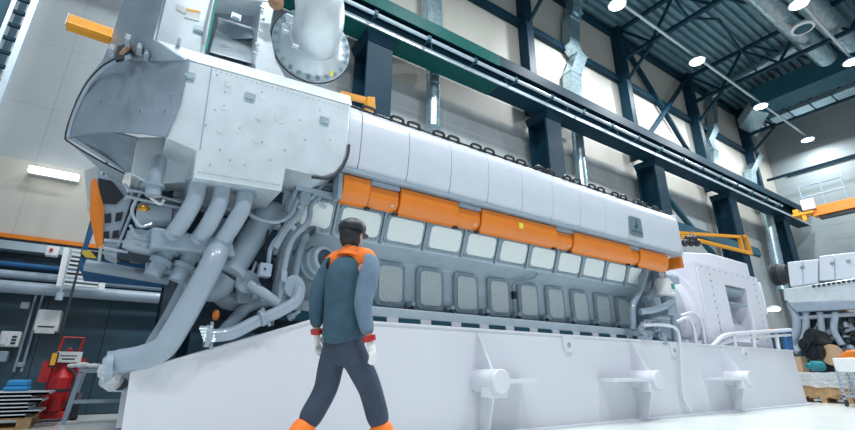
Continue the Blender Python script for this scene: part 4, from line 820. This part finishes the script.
# ================================================================ PERSON
def skin(name, verts, edges, m, parent, sub=2):
    me = bpy.data.meshes.new('t'); me.from_pydata([V(v[:3]) for v in verts], edges, []); ob = bpy.data.objects.new('t', me); C.objects.link(ob)
    sk = ob.modifiers.new('s', 'SKIN'); ss = ob.modifiers.new('u', 'SUBSURF'); ss.levels = sub; ss.render_levels = sub; sk.branch_smoothing = .6
    for i, v in enumerate(verts): r = v[3] if not isinstance(v[3], tuple) else v[3]; me.skin_vertices[0].data[i].radius = (r, r) if not isinstance(r, tuple) else r
    me.skin_vertices[0].data[0].use_root = True
    bpy.context.view_layer.update(); dg = bpy.context.evaluated_depsgraph_get()
    nm = bpy.data.meshes.new_from_object(ob.evaluated_get(dg)); bpy.data.objects.remove(ob)
    nm.transform(Matrix.Translation(-ORG[parent])); nm.materials.clear(); nm.materials.append(M[m])
    nm.polygons.foreach_set('use_smooth', [True]*len(nm.polygons)); nm.name = name
    o = bpy.data.objects.new(name, nm); C.objects.link(o); o.parent = parent; ORG[o] = ORG[parent]; return o
def chain(n, off=0): return [(i+off, i+off+1) for i in range(n-1)]
PY = 3.12; hx = 1.32
per = thing('person', 'person in dark cap, blue work jacket with orange shoulders, walking right', 'person', (hx, PY, 0))
W = lambda px, py, Y=PY: P(px, py, Y)
hip = W(344, 342); chest = W(347, 282); neck = W(351, 252); hc = W(352, 236)
fd = V((.82, .57, 0)); rt = V((.57, -.82, 0))          # facing and right-hand directions
kneeR = W(326, 393, PY+.08); ankR = V((kneeR.x-.27, PY+.1, .15)); kneeF = W(370, 390, PY-.06); ankF = V((kneeF.x+.19, PY-.08, .09))
toeR = ankR+V((.15, .05, -.10)); toeF = ankF+V((.18, .06, -.03))
shN = neck+rt*.19+V((0, 0, -.09)); shF = neck-rt*.19+V((0, 0, -.09))
elN = W(362, 306, shN.y-.02); haN = W(370, 342, shN.y-.06); elF = shF+fd*-.10+V((-.02, 0, -.27)); haF = elF+V((-.0, .02, -.26))+fd*.06
body = [(*hip, .10), (*chest, (.10, .08)), (*(neck-V((0, 0, .03))), .058), (*(neck+V((.005, 0, .05))), .055), (*(hc-V((0, 0, .03))), .075),
        (*shN, .03), (*elN, .032), (*haN, .028), (*shF, .03), (*elF, .032), (*haF, .028),
        (*(hip+rt*.09-V((0, 0, .06))), .095), (*kneeF, .06), (*ankF, .04), (*toeF, .03), (*(hip-rt*.09-V((0, 0, .06))), .095), (*kneeR, .06), (*ankR, .04), (*toeR, .03)]
ed = [(0, 1), (1, 2), (2, 3), (3, 4), (1, 5), (5, 6), (6, 7), (1, 8), (8, 9), (9, 10), (0, 11), (11, 12), (12, 13), (13, 14), (0, 15), (15, 16), (16, 17), (17, 18)]
skin('body', body, ed, 'skin', per)
rz = Matrix.Rotation(math.atan2(fd.y, fd.x), 4, 'Z')
def head_mesh():
    bm = bmesh.new(); bmesh.ops.create_uvsphere(bm, u_segments=32, v_segments=24, radius=1)
    for v in bm.verts:
        x, y, z = v.co; v.co = V((x*.098*(1-.10*max(0, -z)), y*.076*(1-.28*max(0, -z)), z*.122))
        if x > .2 and z < 0: v.co.x += .008*(-z)
        g = lambda cy, cz, w: math.exp(-((y-cy)**2+(z-cz)**2)/w)
        if x > 0: v.co.x += .024*g(0, -.18, .012)+.012*g(0, -.32, .01)-.010*g(.3, .02, .02)-.010*g(-.3, .02, .02)+.006*g(0, -.52, .02)+.008*g(0, -.85, .05)+.005*g(.3, .16, .03)+.005*g(-.3, .16, .03)
    mb = MB(); mb.bm = bm
    for sy in (1, -1): mb.ball((-.005, sy*.077, -.01), .03, (.65, .3, 1.05))
    bmesh.ops.transform(bm, matrix=Matrix.Translation(hc) @ rz, verts=bm.verts); return mb
h = build(head_mesh(), 'head', 'skin', per, sharp=80)
L_ = lambda x, y, z: hc+(rz @ V((x, y, z)))
for sy in (1, -1): build(MB().ball(L_(.079, sy*.027, .003), .0115), 'eye', 'white_plastic', h); build(MB().bar(L_(.088, sy*.014, .022), L_(.082, sy*.042, .022), .007), 'eyebrow', 'hair', h)
for sy in (1, -1): build(MB().ball(L_(.0865, sy*.028, .003), .006), 'pupil', 'hair', h)
build(MB().bar(L_(.093, .02, -.062), L_(.093, -.02, -.062), .008), 'mouth', 'red_paint', h)
hm = MB(); bmesh.ops.create_uvsphere(hm.bm, u_segments=24, v_segments=16, radius=1)
for v in hm.bm.verts:
    x, y, z = v.co; v.co = V((x*.103-.012, y*.085, z*.128))
    if x > .1 and z < .35: v.co.x = .02*x
    if x <= .1 and z < -.55: v.co.z = -.07+.02*z; v.co.x *= .8
bmesh.ops.transform(hm.bm, matrix=Matrix.Translation(hc) @ rz, verts=hm.bm.verts); build(hm, 'hair', 'hair', per, sharp=80)
cp = MB(); cp.lathe(L_(-.008, 0, .03), (0.05, 0, 1), [(0, .108), (.04, .111), (.075, .097), (.10, .06), (.112, .01)], 24)
bmn = bmesh.ops.create_uvsphere(cp.bm, u_segments=20, v_segments=8, radius=.07, matrix=Matrix.Translation(L_(.115, 0, .035)) @ rz @ Matrix.Rotation(.15, 4, 'Y') @ Matrix.Diagonal((1.0, 1.05, .10, 1))); build(cp, 'cap', 'black_plastic', per, sharp=60)
# clothing
dn = V((0, 0, -1))
jk = [(*(hip+dn*.05), (.175, .15)), (*(hip-dn*.08), (.178, .15)), (*(hip.lerp(chest, .5)), (.17, .145)), (*chest, (.195, .155)), (*(neck-V((0, 0, .10))), (.17, .12)), (*(neck-V((0, 0, .03))), (.075, .075))]
skin('jacket', jk, chain(6), 'jacket', per)
for s_, el, ha in ((shN, elN, haN), (shF, elF, haF)):
    w_ = ha-(ha-el).normalized()*.04
    skin('sleeve', [(*(chest.lerp(s_, .85)), .10), (*(s_+dn*.0), .10), (*el, .068), (*w_, .05)], chain(4), 'jacket_grey' if s_ is shN else 'jacket', per)
    d = (ha-el).normalized(); build(MB().lathe(w_, d, [(0, .048), (.035, .044)], 16), 'cuff', 'red_paint', per)
yk = [(*(neck+rt*.215-V((0, 0, .085))), (.055, .07)), (*(neck+rt*.12-V((0, 0, .055))), (.06, .09)), (*(neck-V((0, 0, .045))), (.06, .10)), (*(neck-rt*.12-V((0, 0, .055))), (.06, .09)), (*(neck-rt*.215-V((0, 0, .085))), (.055, .07))]
skin('shoulder_yoke', yk, chain(5), 'hi_vis', per)
build(MB().lathe(neck+V((-.005, 0, -.04)), (.1, 0, 1), [(0, .10), (.03, .08), (.07, .07)], 20), 'collar', 'hi_vis', per)
tr_ = [(*(hip+V((0, 0, .03))), (.165, .145)), (*(hip+rt*.09-V((0, 0, .10))), .115), (*(kneeF+V((0, 0, .02))), .088), (*(kneeF.lerp(ankF, .5)), .085), (*(hip-rt*.09-V((0, 0, .10))), .115), (*(kneeR+V((0, 0, .02))), .088), (*(kneeR.lerp(ankR, .5)), .085)]
tr_.append((*(hip+V((0, 0, .14))), (.15, .13))); skin('trousers', tr_, [(0, 7), (0, 1), (1, 2), (2, 3), (0, 4), (4, 5), (5, 6)], 'trousers', per)
for k, a in ((kneeF, ankF), (kneeR, ankR)):
    skin('trouser_band', [(*(k.lerp(a, .36)), .092), (*(k.lerp(a, .6)), .09), (*(k.lerp(a, .95)), .082)], chain(3), 'hi_vis', per)
for a, tt in ((ankF, toeF), (ankR, toeR)):
    skin('work_shoe', [(*(a+fd*-.05+dn*.035), .052), (*(a+fd*.03+dn*.04), .052), (*tt, .042)], chain(3), 'black_plastic', per)
for ha, el in ((haN, elN), (haF, elF)):
    d = (ha-el).normalized(); fw = (fd-d*fd.dot(d)).normalized(); side = d.cross(fw)
    if side.dot(rt)*(1 if ha is haN else -1) > 0: side = -side            # palm side, towards the thigh
    vv = [(*(ha-d*.02), .030), (*(ha+d*.03), (.03, .036)), (*(ha+d*.085), (.028, .040))]; es = [(0, 1), (1, 2)]
    for k, (o_, ln) in enumerate(((-.034, .06), (-.012, .072), (.011, .076), (.033, .066))):
        b0 = len(vv); p0 = ha+d*.085+fw*o_; vv += [(*p0, .012), (*(p0+d*ln*.5+side*.008), .0115), (*(p0+d*ln*.9+side*.03), .010)]; es += [(2, b0), (b0, b0+1), (b0+1, b0+2)]
    b0 = len(vv); p0 = ha+d*.03+fw*.03; vv += [(*p0, .014), (*(p0+d*.03+fw*.022+side*.01), .0125), (*(p0+d*.06+fw*.022+side*.02), .011)]; es += [(1, b0), (b0, b0+1), (b0+1, b0+2)]
    skin('glove', vv, es, 'glove', per)
# ================================================================ WORLD, CAMERA
w = bpy.data.worlds.new('daylight'); bpy.context.scene.world = w; w.use_nodes = True
bg = w.node_tree.nodes['Background']; bg.inputs[0].default_value = (.78, .89, 1.0, 1); bg.inputs[1].default_value = 0.36
cam = bpy.data.cameras.new('camera'); co = bpy.data.objects.new('camera', cam); C.objects.link(co); bpy.context.scene.camera = co
cam.sensor_width = 36; cam.sensor_fit = 'HORIZONTAL'; cam.lens = F/855*36; cam.clip_start = .05; cam.clip_end = 200
R = Matrix(((RX.x, -RX.y, -RX.z), (RY.x, -RY.y, -RY.z), (RZ.x, -RZ.y, -RZ.z))).to_4x4()
co.matrix_world = Matrix.Translation((0, 0, H)) @ R
vs = bpy.context.scene.view_settings; vs.view_transform = 'Standard'; vs.look = 'None'; vs.gamma = 1; vs.use_curve_mapping = False; vs.exposure = 0.12
